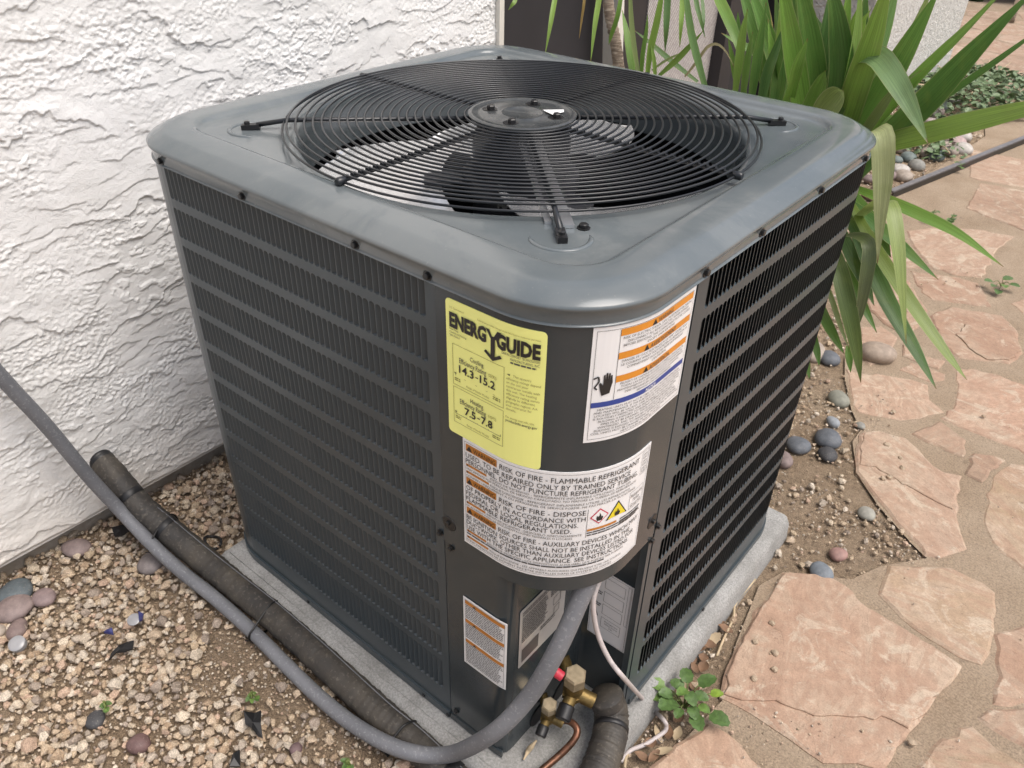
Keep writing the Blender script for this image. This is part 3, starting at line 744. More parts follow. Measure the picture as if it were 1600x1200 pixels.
for q in (20, 110, 200, 290):
    a = R(q); c = Vector((CX + .052 * math.cos(a), CY + .052 * math.sin(a), GZ + .0032)); m = MB()
    m.lathe([(.0115, 0), (.0115, .0006), (.0095, .0003)], 20, c); m.lathe([(.0062, 0), (.0062, .0055), (.005, .0068)], 6, c + Vector((.002, 0, 0))); m.build('hub_bolt', 'black_metal', guard, angle=35)
c0 = [at(u, v, 2, GZ + .0055) for u, v in ((848, 172), (881, 171.5), (881, 175), (864, 179.5))]
m = MB(); m.add([p for p in c0] + [p + Vector((0, 0, .0004)) for p in c0], [(0, 1, 2, 3), (4, 5, 6, 7), (0, 1, 5, 4), (1, 2, 6, 5), (2, 3, 7, 6), (3, 0, 4, 7)])
tag(m.build('paper_scrap', 'paper'), 'torn white paper scrap lying on the round fan hub plate', 'paper')
# motor, blades, wiring channel
m = MB(); m.lathe([(.066, .715), (.074, .722), (.075, .73), (.075, .865), (.070, .876), (.055, .882), (.02, .884)], 40, (CX, CY, 0)); motor = m.build('fan_motor', 'motor_paint', unit, angle=40)
m = MB(); mk = MB()
for i in range(9):
    a0, a1 = R(-78 + i * 8), R(-78 + (i + 1) * 8)
    m.add([(CX + .0757 * math.cos(a), CY + .0757 * math.sin(a), z) for a, z in ((a0, .775), (a1, .775), (a1, .815), (a0, .815))], [(0, 1, 2, 3)])
m.build('motor_label', 'label_grey', motor)
for rI in range(4):
    for i in range(14):
        if random.random() < .2: continue
        a0, a1 = R(-76 + i * 5), R(-76 + i * 5 + 3.6); z = .808 - rI * .009
        mk.add([(CX + .0761 * math.cos(a), CY + .0761 * math.sin(a), zz_) for a, zz_ in ((a0, z - .0055), (a1, z - .0055), (a1, z), (a0, z))], [(0, 1, 2, 3)])
mk.build('motor_label_print', 'ink', motor)
fan = MB(); fan.lathe([(.082, .79), (.092, .792), (.092, .812), (.082, .814)], 24, (CX, CY, 0)); fan = fan.build('fan_hub', 'motor_paint', unit, angle=40)
for q in (220, 340, 100):
    m = MB(); a = R(q + 4); m.bar((CX + .085 * math.cos(a), CY + .085 * math.sin(a), .803), (CX + .15 * math.cos(a), CY + .15 * math.sin(a), .803), .05, .004); m.build('blade_arm', 'motor_paint', fan)
for q in (220, 340, 100):
    vs = []; NRr, NS = 10, 12
    for i in range(NRr + 1):
        k_ = i / NRr; rr_ = .125 + (.324 - .125) * k_; half = R(46 - 8 * k_); sweep = R(30 * k_)
        for j in range(NS + 1):
            t_ = j / NS * 2 - 1; a = R(q) + sweep + t_ * half
            rr2 = rr_ - (.035 * abs(t_) ** 3 if i == NRr else 0)
            z = .802 - .030 * t_ * (1 - .3 * k_) - .006 * t_ * t_
            vs.append((CX + rr2 * math.cos(a), CY + rr2 * math.sin(a), z))
    W_ = NS + 1; n0 = len(vs); vs += [(x, y, z - .0016) for x, y, z in vs]
    fs = [(i * W_ + j, i * W_ + j + 1, (i + 1) * W_ + j + 1, (i + 1) * W_ + j) for i in range(NRr) for j in range(NS)]
    fs += [tuple(n0 + k for k in f[::-1]) for f in fs]
    m = MB(); m.add(vs, fs); m.build('fan_blade', 'blade_paint', fan, smooth=True)
a = R(-45); d = Vector((math.cos(a), math.sin(a), 0)); sd_ = Vector((-d.y, d.x, 0)); C0 = Vector((CX, CY, 0))
m = MB(); m.bar(C0 + d * .07 + sd_ * .013 + Vector((0, 0, GZ - .016)), C0 + d * .372 + sd_ * .013 + Vector((0, 0, .882)), .013, .004)
m.bar(C0 + d * .07 - sd_ * .009 + Vector((0, 0, GZ - .017)), C0 + d * .360 - sd_ * .009 + Vector((0, 0, .8815)), .008, .004); m.build('wiring_channel', 'aluminium', unit)
m = MB(); m.lathe([(.008, 0), (.008, .0012), (.0055, .0015), (.0055, .005), (.004, .006)], 8, C0 + d * .372 + sd_ * .030 + Vector((0, 0, .8798))); m.build('screw', 'screw_black', unit, angle=35)

# ================================================================== LABELS AND LETTERING
FONT_CACHE = {}
def text_geo(txt, bold=0.0):
    key = (txt, bold)
    if key in FONT_CACHE: return FONT_CACHE[key]
    cu = bpy.data.curves.new('t', 'FONT'); cu.body = txt; cu.size = 1.0; cu.resolution_u = 2; cu.offset = bold; cu.fill_mode = 'FRONT'
    ob = bpy.data.objects.new('t', cu); me = ob.to_mesh()
    V = [(v.co.x, v.co.y) for v in me.vertices]; F = [tuple(p.vertices) for p in me.polygons]
    ob.to_mesh_clear(); bpy.data.objects.remove(ob); bpy.data.curves.remove(cu)
    FONT_CACHE[key] = (V, F); return V, F
class Label:
    """a sticker with its own flat coordinates: x from 0 to 1 across, y from 0 to 1 down"""
    def __init__(s, name, mat, fmap, w, h, parent, label=None, corner=0.0):
        s.f = fmap; s.w = w; s.h = h; s.inks = {}; s.name = name
        m = MB(); nx = 24; ny = 2
        rows_ = [0.0, 1.0]
        P = []
        if corner:
            pts_ = []
            cw, ch = corner / w, corner / h
            for cx, cy, a0 in ((1 - cw, ch, 270), (1 - cw, 1 - ch, 0), (cw, 1 - ch, 90), (cw, ch, 180)):
                for k in range(5): a = R(a0 + 22.5 * k); pts_.append((cx + cw * math.cos(a), cy + ch * math.sin(a)))
            xs = sorted(set([round(p[0], 5) for p in pts_] + [i / nx for i in range(nx + 1) if cw < i / nx < 1 - cw]))
            def yr(x):
                d = max(cw - x, x - (1 - cw), 0) / cw; return ch * (1 - math.sqrt(max(0, 1 - d * d)))
            xs = [x for x in xs]
        else:
            xs = [i / nx for i in range(nx + 1)]; yr = lambda x: 0
        for x in xs: P.append((x, yr(x))); P.append((x, 1 - yr(x)))
        vs = [s.f(x, y, .0007) for x, y in P]; o = len(vs); vs += [s.f(x, y, 0) for x, y in P]
        fs = [(2 * i, 2 * i + 1, 2 * i + 3, 2 * i + 2) for i in range(len(xs) - 1)]
        fs += [(2 * i, 2 * i + 2, o + 2 * i + 2, o + 2 * i) for i in range(len(xs) - 1)] + [(2 * i + 1, o + 2 * i + 1, o + 2 * i + 3, 2 * i + 3) for i in range(len(xs) - 1)]
        e_ = 2 * len(xs) - 2; fs += [(0, o, o + 1, 1), (e_, e_ + 1, o + e_ + 1, o + e_)]
        m.add(vs, fs); s.ob = m.build(name, mat, parent)
        if label: s.ob['label'] = label
    def ink(s, mat, part):
        if part == 'colour_band' or (part == 'lettering' and mat in ('ink', 'white_ink')):
            return s.inks.setdefault((mat, part, len(s.inks)), MB())
        if part == 'lettering': part = 'fine_print'
        return s.inks.setdefault((mat, part, 0), MB())
    def bar(s, x0, y0, x1, y1, mat='orange', part='colour_band', lift=.0011):
        n = max(1, int((x1 - x0) * s.w / .008)); xs = [x0 + (x1 - x0) * i / n for i in range(n + 1)]
        vs = [s.f(x, y, lift) for x in xs for y in (y0, y1)]
        s.ink(mat, part).add(vs, [(2 * i, 2 * i + 1, 2 * i + 3, 2 * i + 2) for i in range(n)])
    def frame(s, x0, y0, x1, y1, t=.0004, mat='ink'):
        tx, ty = t / s.w, t / s.h
        for a in ((x0, y0, x1, y0 + ty), (x0, y1 - ty, x1, y1), (x0, y0, x0 + tx, y1), (x1 - tx, y0, x1, y1)): s.bar(*a, mat, 'ruled_frame', .0012)
    def poly(s, P, mat='ink', part='symbol', lift=.0014):
        s.ink(mat, part).add([s.f(x, y, lift) for x, y in P], [tuple(range(len(P)))])
    def text(s, txt, x0, y0, x1, y1, mat='ink', bold=0.0, lift=.0016, part='lettering'):
        V, F = text_geo(txt, bold)
        if not V: return
        mx0 = min(v[0] for v in V); mx1 = max(v[0] for v in V)
        vs = [s.f(x0 + (x1 - x0) * (a - mx0) / (mx1 - mx0), y1 - (y1 - y0) * b / .72, lift) for a, b in V]
        s.ink(mat, part).add(vs, F)
    def tiny(s, x0, y0, x1, lines, lh, mat='ink_soft', center=False, fill=.5, cw=.0042, ragged=.12):
        """print too small to read: word-sized dashes"""
        for k in range(lines):
            w0, w1 = x0, x1 - random.uniform(0, ragged) * (x1 - x0)
            if center: dlt = random.uniform(0, ragged) * (x1 - x0) / 2; w0, w1 = x0 + dlt, x1 - dlt
            x = w0; y = y0 + k * lh
            while x < w1:
                L = random.uniform(.5, 1.9) * cw / s.w; xe = min(x + L, w1)
                s.bar(x, y, xe, y + lh * fill, mat, 'fine_print', .0013); x = xe + .0009 / s.w
    def done(s):
        for (mat, part, k), mb in s.inks.items():
            o = mb.build(part, mat, s.ob)
            if part in ('fine_print', 'ruled_frame', 'scale_line'): o['kind'] = 'stuff'
def on_casing(s0, s1, z0, z1, base=.0014):
    return lambda x, y, lift: sp(s0 + (s1 - s0) * x, z1 - (z1 - z0) * y, base + lift)
def tri(L, cx, y0, y1, mat='ink'):
    h = (y1 - y0) * L.h; w = h * 1.15 / L.w
    L.poly([(cx - w / 2, y1), (cx + w / 2, y1), (cx, y0)], mat, 'warning_triangle', .0015)

# yellow energy label
L = Label('energy_label', 'label_yellow', on_casing(-.1655, -.0385, .6655, .8435), .127, .178, unit, 'bright yellow energy rating label with rounded corners', .005)
L.text('ENERG', .045, .085, .455, .182, 'ink', .05)
L.poly([(.448, .085), (.485, .085), (.512, .122), (.512, .122)][:3] + [(.512, .14), (.498, .14)], 'ink', 'arrow_logo')
L.poly([(.612, .078), (.572, .078), (.534, .125), (.534, .14), (.556, .14)], 'ink', 'arrow_logo')
L.bar(.503, .124, .548, .272, 'ink', 'arrow_logo', .0015)
L.poly([(.452, .232), (.430, .248), (.5255, .292), (.5255, .268)], 'ink', 'arrow_logo', .00155); L.poly([(.600, .232), (.622, .248), (.5255, .292), (.5255, .268)], 'ink', 'arrow_logo', .00155)
L.text('GUIDE', .562, .085, .955, .182, 'ink', .05)
L.text('U.S. Government', .05, .045, .21, .058, 'ink_yellow')
L.text('Federal law prohibits removal of this label before consumer purchase.', .36, .050, .955, .062, 'ink_yellow')
for i, tx in enumerate(('Heat Pump', 'Cooling and Heating', 'Split System')): L.text(tx, .045, .192 + i * .022, .045 + (.10, .19, .115)[i], .206 + i * .022, 'ink_soft')
for i, tx in enumerate(('DAIKIN COMFORT TECHNOLOGIES', 'MANUFACTURING, INC.', '')): L.text(tx, (.62, .70, .70)[i], .192 + i * .026, .955, .210 + i * .026, 'ink_soft') if i < 2 else L.tiny(.70, .246, .955, 1, .022, 'ink_soft')
L.frame(.07, .300, .645, .600, .0005, 'ink_yellow'); L.frame(.07, .618, .645, .900, .0005, 'ink_yellow')
L.text('Cooling', .275, .338, .425, .372, 'ink_soft', .006); L.text('Efficiency Rating', .15, .382, .455, .420, 'ink_soft', .006); L.text('(SEER2)', .48, .392, .57, .415, 'ink_yellow')
L.text('14.3', .145, .435, .315, .492, 'ink', .018); L.bar(.335, .466, .365, .474, 'ink', 'lettering', .0016); L.text('15.2', .385, .435, .555, .492, 'ink', .018)
L.text('Heating', .275, .650, .425, .684, 'ink_soft', .006); L.text('Efficiency Rating', .15, .692, .455, .730, 'ink_soft', .006); L.text('(HSPF2)', .48, .702, .57, .725, 'ink_yellow')
L.text('7.5', .205, .742, .335, .800, 'ink', .018); L.bar(.355, .772, .385, .780, 'ink', 'lettering', .0016); L.text('7.8', .400, .742, .530, .800, 'ink', .018)
L.bar(.09, .826, .620, .829, 'ink_soft', 'scale_line'); L.bar(.09, .812, .094, .829, 'ink', 'scale_line'); L.bar(.616, .812, .620, .829, 'ink', 'scale_line')
for x in (.22, .35, .48): L.bar(x, .820, x + .004, .829, 'ink_soft', 'scale_line')
for y in (.508, .806): L.poly([(.085, y), (.115, y), (.10, y + .012)], 'ink', 'symbol')
L.bar(.10, .52, .104, .53, 'ink', 'scale_line')
for x, y in ((.2, .53), (.33, .532), (.45, .533), (.53, .532)): L.bar(x, y, x + .02, y + .003, 'ink_yellow', 'scale_line')
for y in (.545, .842): L.tiny(.09, y, .16, 2, .014, 'ink_yellow', cw=.003); L.tiny(.53, y, .62, 2, .014, 'ink_yellow', cw=.003)
for y in (.565, .868): L.text('Range of Similar Models', .23, y, .49, y + .015, 'ink_yellow'); 
for i, tx in enumerate(("This system's", 'efficiency ratings depend', 'on the coil your', 'contractor installs with', 'this unit. The heating', 'efficiency rating varies', 'slightly in different', 'geographic regions. Ask', 'your contractor for', 'details.')):
    wd = len(tx) * .0123; L.text(tx, .67 + (.06 if i == 0 else 0), .330 + i * .0275, min(.97, .67 + (.06 if i == 0 else 0) + wd), .347 + i * .0275, 'ink_yellow')
L.poly([(.67, .338), (.70, .334), (.70, .346)], 'ink', 'symbol')
L.text('For energy cost info, visit', .67, .640, .93, .656, 'ink_yellow'); L.text('productinfo.energy.gov', .67, .664, .955, .684, 'ink_soft', .01)
L.done()

# orange / blue shock warning label
L = Label('shock_warning_label', 'label_white', on_casing(.0055, .1605, .7065, .8510), .155, .1445, unit, 'white label with three orange bands and one blue band')
L.frame(.025, .028, .975, .972)
for y, tx, x0, x1 in ((.035, 'WARNING', .505, .69), (.228, 'AVERTISSEMENT', .455, .77), (.425, 'ADVERTENCIA', .475, .725)):
    L.bar(.19, y, .968, y + .056, 'orange'); L.text(tx, x0, y + .008, x1, y + .049, 'ink_soft', .0); tri(L, x0 - .035, y + .006, y + .052)
T1 = ['RISK OF ELECTRIC SHOCK, CAN CAUSE INJURY OR DEATH:', 'DISCONNECT ALL REMOTE ELECTRIC POWER SUPPLIES', 'BEFORE SERVICING. THIS COMPARTMENT MUST BE CLOSED', 'EXCEPT WHEN SERVICING.']
T2 = ['DANGER DE CHOC ELECTRIQUE OU DE MORT. COUPEZ TOUT', 'LE COURANT AVANT TOUT ENTRETIEN OU REPARATION. LE', 'COMPARTIMENT DOIT RESTER FERME SAUF PENDANT', "L'ENTRETIEN."]
T3 = ['PELIGRO DE CHOQUE ELECTRICO O MUERTE. DESCONECTE', 'TODAS LAS FUENTES DE ENERGIA ELECTRICA ANTES DE', 'MANTENIMIENTO O SERVICIO TECNICO. EL COMPARTIMENTO', 'DEBE PERMANECER CERRADO EXCEPTO DURANTE EL', 'SERVICIO O DE MANTENIMIENTO.']
def lines(L, T, xc, y, lh, fill, cpl, mat='ink_small', part='lettering'):
    for i, tx in enumerate(T):
        w = len(tx) * cpl; L.text(tx, xc - w / 2, y + i * lh, xc + w / 2, y + i * lh + lh * fill, mat, 0, .0015, part)
lines(L, T1, .58, .099, .0305, .66, .0148); lines(L, T2, .58, .292, .0305, .66, .0148); lines(L, T3, .58, .488, .0275, .66, .0148)
L.bar(.028, .632, .972, .678, 'blue_ink'); L.text('NOTICE', .47, .639, .585, .672, 'white_ink', .015)
T4 = ['HEATING UNITS MUST NOT BE USED WITHOUT ROUTINE INSPECTION', 'AND MAINTENANCE. IF THE BUILDING IN WHICH ANY SUCH DEVICE IS', 'LOCATED WILL BE VACANT, CARE MUST BE TAKEN THAT SUCH DEVICE', 'IS ROUTINELY INSPECTED AND MAINTAINED. IN THE EVENT THAT THE', 'BUILDING IS EXPOSED TO FREEZING TEMPERATURES, ALL WATER', 'PIPES MUST BE DRAINED. THE BUILDING MUST BE PROPERLY', 'WINTERIZED, AND THE WATER SOURCE MUST BE CLOSED. IF THE', 'BUILDING IS EXPOSED TO FREEZING TEMPERATURES, ANY HYDRONIC', 'COIL UNITS MUST BE DRAINED AS WELL. IN SUCH CASE, ALTERNATIVE', 'HEAT SOURCES MUST BE UTILIZED.']
lines(L, T4, .5, .690, .0276, .68, .0149)
L.bar(.186, .04, .189, .63, 'ink_soft', 'ruled_frame')
HND = [(.095, .575), (.15, .560), (.158, .505), (.166, .47), (.160, .405), (.150, .403), (.147, .445), (.145, .385), (.134, .383), (.131, .44), (.127, .378), (.116, .380), (.115, .442), (.109, .392), (.099, .396), (.100, .46), (.098, .485), (.082, .455), (.070, .465), (.080, .52)]
L.poly(HND[::-1], 'ink', 'hand_symbol')
for a, b in (((.030, .42), (.062, .405)), ((.062, .405), (.070, .445)), ((.070, .445), (.040, .495)), ((.040, .495), (.058, .515))):
    dx, dy = b[0] - a[0], b[1] - a[1]; ln = math.hypot(dx, dy); px_, py_ = -dy / ln * .006, dx / ln * .006
    L.poly([(a[0] + px_, a[1] + py_), (a[0] - px_, a[1] - py_), (b[0] - px_, b[1] - py_), (b[0] + px_, b[1] + py_)], 'ink', 'hand_symbol')
L.done()

# big fire warning label wrapped round the corner
L = Label('fire_warning_label', 'label_white', on_casing(-.1440, .1110, .4935, .6650), .255, .1715, unit, 'large white refrigerant fire warning label wrapped round the corner')
L.frame(.012, .02, .988, .98, .0004, 'ink_soft')
B1, B2, B3 = 'RISK OF FIRE - FLAMMABLE REFRIGERANT', 'RISK OF FIRE - DISPOSE', 'RISK OF FIRE - AUXILIARY DEVICES WHICH MAY'
for y, tx, x1 in ((.035, B1, .905), (.335, B2, .632), (.622, B3, .965)):
    L.bar(.020, y, .205, y + .062, 'orange_brown'); tri(L, .042, y + .008, y + .054); L.text('WARNING', .066, y + .010, .198, y + .053, 'ink'); L.text(tx, .222, y + .012, x1, y + .057)
for y, tx, x1 in ((.108, 'USED. TO BE REPAIRED ONLY BY TRAINED SERVICE', .850), (.160, 'PERSONNEL. DO NOT PUNCTURE REFRIGERANT TUBING.', .905), (.407, 'OF PROPERLY IN ACCORDANCE WITH', .632), (.459, 'FEDERAL OR LOCAL REGULATIONS.', .600), (.511, 'FLAMMABLE REFRIGERANT USED.', .570), (.694, 'BE IGNITION SOURCES SHALL NOT BE INSTALLED IN THE', .905), (.746, 'DUCTWORK, OTHER THAN AUXILIARY DEVICES LISTED FOR', .940), (.798, 'USE WITH THE SPECIFIC APPLIANCE. SEE INSTRUCTIONS.', .905)):
    L.text(tx, .020, y, x1, y + .043)
for y, x1 in ((.212, .145), (.275, .16), (.566, .14), (.852, .145), (.915, .16)):
    L.bar(.020, y, x1, y + .020, 'orange_brown'); tri(L, .028, y + .002, y + .018)
for y, tx in ((.214, 'RIESGO DE INCENDIO - REFRIGERANTE INFLAMABLE UTILIZADO. PARA SER'), (.277, "RISQUE D'INCENDIE - REFRIGERANT INFLAMMABLE UTILISE. LES REPARATIONS")):
    L.text(tx, .17, y, .86, y + .019, 'ink_soft')
for y, tx in ((.242, 'UNICAMENTE POR PERSONAL DE SERVICIO CAPACITADO. NO PERFORE LA TUBERIA DE REFRIGERANTE'), (.305, 'CONFIEES UNIQUEMENT A DU PERSONNEL DE SERVICE FORME. NE PAS PERCER LA TUYAUTERIE')):
    L.text(tx, .02, y, .90, y + .019, 'ink_soft')
L.text('RIESGO DE INCENDIO - DESECHELO ADECUADAMENTE', .15, .567, .62, .586, 'ink_soft'); L.text('DE ACUERDO CON LAS REGLAMENTACIONES FEDERALES O LOCALES.', .02, .594, .58, .612, 'ink_soft')
L.text('RIESGO DE INCENDIO - LOS DISPOSITIVOS AUXILIARES QUE PUEDEN SER FUENTES', .155, .853, .87, .872, 'ink_soft')
L.tiny(.02, .882, .84, 1, .026, 'ink_soft', cw=.012); L.text("RISQUE D'INCENDIE - LES APPAREILS AUXILIAIRES QUI PEUVENT ETRE UNE SOURCE", .17, .916, .86, .934, 'ink_soft'); L.text("D'INFLAMMATION NE DOIVENT PAS ETRE INSTALLES DANS LE SYSTEME DE GAINES", .02, .945, .80, .964, 'ink_soft')
L.bar(.640, .345, .642, .615, 'ink_soft', 'ruled_frame')
# hazard diamond and flame triangle
dm = lambda r: [(.700, .43 - r * 1.5), (.700 + r, .43), (.700, .43 + r * 1.5), (.700 - r, .43)]
L.poly(dm(.048), 'red_ink', 'hazard_diamond', .0013); L.poly(dm(.040), 'label_white', 'hazard_diamond', .00145)
FL = [(-.012, .03), (.012, .03), (.018, .005), (.012, -.012), (.009, .0), (.006, -.022), (-.002, -.045), (-.001, -.018), (-.008, -.008), (-.013, -.02), (-.017, .005)]
L.poly([(.700 + x, .44 + y) for x, y in FL], 'ink', 'flame_symbol', .0017)
L.poly([(.735, .500), (.860, .500), (.7975, .345)], 'ink', 'hazard_triangle', .0013); L.poly([(.745, .493), (.850, .493), (.7975, .362)], 'yellow_ink', 'hazard_triangle', .00145)
L.poly([(.7975 + x * .9, .455 + y * .9) for x, y in FL], 'ink', 'flame_symbol', .0017)
L.bar(.645, .535, .80, .556, 'orange_brown'); L.tiny(.82, .535, .97, 3, .022, 'ink_soft', cw=.01); L.tiny(.645, .565, .97, 2, .023, 'ink_soft', cw=.01)
L.frame(.872, .345, .978, .505, .0004, 'ink_soft')
for i, tx in enumerate(('Refrigerant', 'Safety', 'Group A2L')): L.text(tx, (.880, .900, .882)[i], .365 + i * .045, (.970, .950, .968)[i], .398 + i * .045, 'ink_soft')
L.frame(.930, .035, .985, .235, .0004, 'ink_soft')
for y in (.06, .12, .18): L.frame(.942, y, .972, y + .04, .0006, 'ink_soft'); L.bar(.956, y, .958, y + .04, 'ink_soft', 'ruled_frame')
L.done()

# small lower warning label
L = Label('small_warning_label', 'label_white', on_casing(-.1485, -.0715, .2380, .3830), .077, .145, unit, 'small upright white label with three orange bands')
L.frame(.045, .022, .955, .978)
for y, tx in ((.030, 'WARNING'), (.300, 'AVERTISSEMENT'), (.605, 'ADVERTENCIA')):
    L.bar(.05, y, .95, y + .050, 'orange_brown'); tri(L, .27, y + .008, y + .044); L.text(tx, .35, y + .010, .72, y + .040, 'orange')
for y, n in ((.088, 8), (.358, 9), (.663, 12)): L.tiny(.06, y, .94, n, .0255, 'ink_soft', fill=.42, cw=.0035)
L.done()
# silver rating plate on the niche side, label on the niche back
def on_plane(o, ux, uy, nrm): return lambda x, y, lift: Vector(o) + Vector(ux) * x + Vector(uy) * y + Vector(nrm) * (lift + .0008)
L = Label('rating_plate', 'label_grey', on_plane((NX, .026, .384), (0, .108, 0), (0, 0, -.124), (1, 0, 0)), .108, .124, unit, 'silver grey rating plate inside the valve niche', .003)
L.tiny(.05, .05, .95, 2, .035, 'ink_soft', cw=.006); L.tiny(.05, .14, .60, 13, .034, 'ink_soft', fill=.5, cw=.005); L.tiny(.65, .14, .92, 4, .034, 'ink_soft', cw=.005)
L.tiny(.45, .62, .80, 2, .04, 'ink_soft'); L.bar(.06, .70, .42, .93, 'ink_soft', 'print_block'); L.frame(.72, .32, .88, .46, .0008); L.frame(.74, .50, .86, .62, .0008); L.done()
L = Label('wiring_label', 'label_white', on_plane((-.083, NY, .350), (.070, 0, 0), (0, 0, -.150), (0, -1, 0)), .070, .150, unit, 'white form label with empty boxes at the back of the niche')
L.frame(.03, .015, .97, .985); 
for y in (.07, .27, .46, .66): L.frame(.32, y, .82, y + .15, .0005)
L.frame(.88, .03, .95, .6, .0004); L.text('Refrigerant', .42, .69, .76, .71, 'ink_soft'); L.text('Safety Group', .42, .725, .76, .745, 'ink_soft'); L.text('A2L', .54, .76, .64, .78, 'ink_soft')
for y in (.08, .30, .48): L.tiny(.08, y, .28, 2, .03, 'ink_soft', cw=.003)
L.poly([(.10, .68), (.24, .68), (.17, .60)], 'ink'); L.poly([(.125, .673), (.215, .673), (.17, .622)], 'label_white', 'symbol', .0016); L.done()

# ================================================================== VALVES IN THE NICHE
def hexcap(mb, c, ax, r, h, n=6): mb.lathe([(r * .92, 0), (r, .001), (r, h * .86), (r * .85, h)], n, c, ax)
bigc = at(898, 1062, 0, -.052); smc = at(858, 1106, 0, -.070)
upv = Vector((.06, -.10, 1)).normalized()
def valve(name, c, k, lab):
    out = Vector((.25, -.97, -.12)).normalized(); m = MB(); b = c - upv * .030 * k
    m.lathe([(.013 * k, 0), (.013 * k, .034 * k)], 20, b - upv * .010 * k, upv); m.tube([b, b + out * .024 * k], .0085 * k, 14); m.tube([b - Vector((.05 * k, -.04 * k, 0)), b + Vector((0, 0, .0))], .009 * k, 14)
    m.tube([b, b + Vector((.027, .009, -.007)) * k], .0100 * k, 14); m.lathe([(.016 * k, 0), (.016 * k, .007 * k)], 6, b + Vector((0, 0, -.006)), upv)
    o = m.build(name, 'brass', unit, angle=40); o['label'] = lab
    m = MB(); hexcap(m, c - upv * .006 * k, upv, .0150 * k, .022 * k); m.build('valve_cap', 'brass_cap', o, angle=30)
    m = MB(); e_ = b + out * .020 * k; m.lathe([(.0090 * k, 0), (.0105 * k, .002), (.0105 * k, .018 * k), (.009 * k, .020 * k), (.004 * k, .0202 * k)], 20, e_, (out + Vector((0, 0, -.35))).normalized()); m.build('port_cap', 'black_plastic', o, angle=35)
    return b
bb = valve('service_valve', bigc, 1.2, 'larger brass service valve with hexagonal cap')
sb = valve('service_valve', smc, .86, 'smaller brass service valve feeding the copper pipe')
p0 = at(879, 1058, 0, -.060); ax = (at(862, 1045, 0, -.078) - p0).normalized(); m = MB()
m.lathe([(.0065, 0), (.0078, .001), (.0078, .018), (.0095, .019), (.0095, .022), (.007, .024)], 18, p0, ax); m.build('red_cap', 'red_plastic', unit, angle=35)
m = MB()
for c, r in ((at(880, 1085, 1, NY - .0012), .034), (at(846, 1105, 0, NX + .0010), .022)): pass
c = at(882, 1078, 0, NX + .0012); m.lathe([(.036, 0), (.035, .0006)], 28, c, (1, 0, 0)); c = at(842, 1116, 0, NX + .0012); m.lathe([(.022, 0), (.021, .0006)], 24, c, (1, 0, 0)); m.build('valve_hole', 'black_plastic', unit)

# ================================================================== PIPES AND CABLES
CR_ = .0128
def conduit():
    P = [Vector((-.070, .105, .50)), at(925, 880, 1, .085), at(900, 950, 1, .055), at(868, 1020, 1, .025), at(825, 1090, 1, -.005), at(768, 1147, 1, -.040), gp(700, 1179, .066), gp(630, 1172, .052), gp(560, 1137, .034), gp(500, 1090, .020), gp(450, 1042, .020), gp(400, 992, .022), gp(340, 938, .028), gp(280, 890, .045), gp(235, 848, .075), at(190, 800, 0, -.985), at(140, 746, 0, -1.005), at(75, 668, 0, -1.02), at(0, 587, 0, -1.03), at(-70, 505, 0, -1.045), at(-160, 400, 0, -1.06), at(-185, 375, 0, WX - .03)]
    m = MB(); m.tube(spline(P, 160), CR_, 18); return m.build('grey_conduit', 'conduit', smooth=True), P
co, CP_ = conduit(); c_ = at(-182, 378, 0, WX + .004); m = MB(); m.lathe([(.024, -.004), (.024, .005), (.019, .008), (.0135, .009)], 20, c_, (1, 0, 0)); m.build('wall_fitting', 'conduit', co, angle=40)
tag(co, 'smooth grey flexible conduit curving from the niche across the gravel', 'conduit')
LR = .0272
m = MB()
P = [HOLE + Vector((-.04, 0, .012)), HOLE + Vector((.012, .001, -.004)), gp(213, 786, .115), gp(262, 828, .075), gp(320, 876, .042), gp(375, 920, .031), gp(430, 964, .030), gp(490, 1017, .030), gp(550, 1073, .030), gp(605, 1124, .029), gp(655, 1165, .026), gp(720, 1228, .026), gp(790, 1290, .040), gp(880, 1282, .075), gp(928, 1218, .087), gp(942, 1186, .090), gp(953, 1148, .094), gp(955, 1114, .102), at(946, 1086, 0, bb.x + .040)]
pp = spline(P, 420)
def lr(t_):
    i = t_ * 420; base = LR + .0007 * math.sin(i * 1.9) * (.4 + .6 * (math.sin(i * .13) > 0)) + .0006 * math.sin(i * .7)
    if t_ > .76: base = LR * (1 + .05 * math.sin(i * .83 + 2.1 * math.sin(i * .21)) * max(0, math.sin(i * .37 + 1.0)) + .018 * math.sin(i * 2.7 + 3 * math.sin(i * .5)))
    if t_ < .08: base *= .68 + .32 * t_ / .08
    return base
lines_set = thing('insulated_line', (pp[60].x, pp[60].y, 0), 'dusty black foam insulated refrigerant line along the pad edge', 'pipe')
m.tube(pp, lr, 20); m.build('foam_sleeve', 'foam', lines_set, smooth=True)
for t0 in (.045, .10, .165, .60, .905):
    i = int(t0 * 420); d = (pp[i + 1] - pp[i]).normalized(); r_ = lr(t0); h_ = .004 if t0 > .8 else .008
    m = MB(); m.lathe([(r_ * 1.01, -h_), (r_ * 1.05, -h_ * .8), (r_ * 1.05, h_ * .8), (r_ * 1.01, h_)], 20, pp[i], d); m.build('tape_wrap', 'black_plastic', lines_set, smooth=True)
m = MB(); m.lathe([(.0235, 0), (.022, .003), (.018, .005), (.0005, .003)], 16, HOLE + Vector((.004, 0, .004)), (1, 0, 0)); m.build('wall_seal', 'black_plastic', lines_set, angle=50)
# seam line on the sleeve
m = MB(); pth = [p + Vector((.0, .012, LR * .935)) for p in pp[60:260:2]]; m.tube(pth, .0009, 5); m.build('sleeve_seam', 'conduit', lines_set)
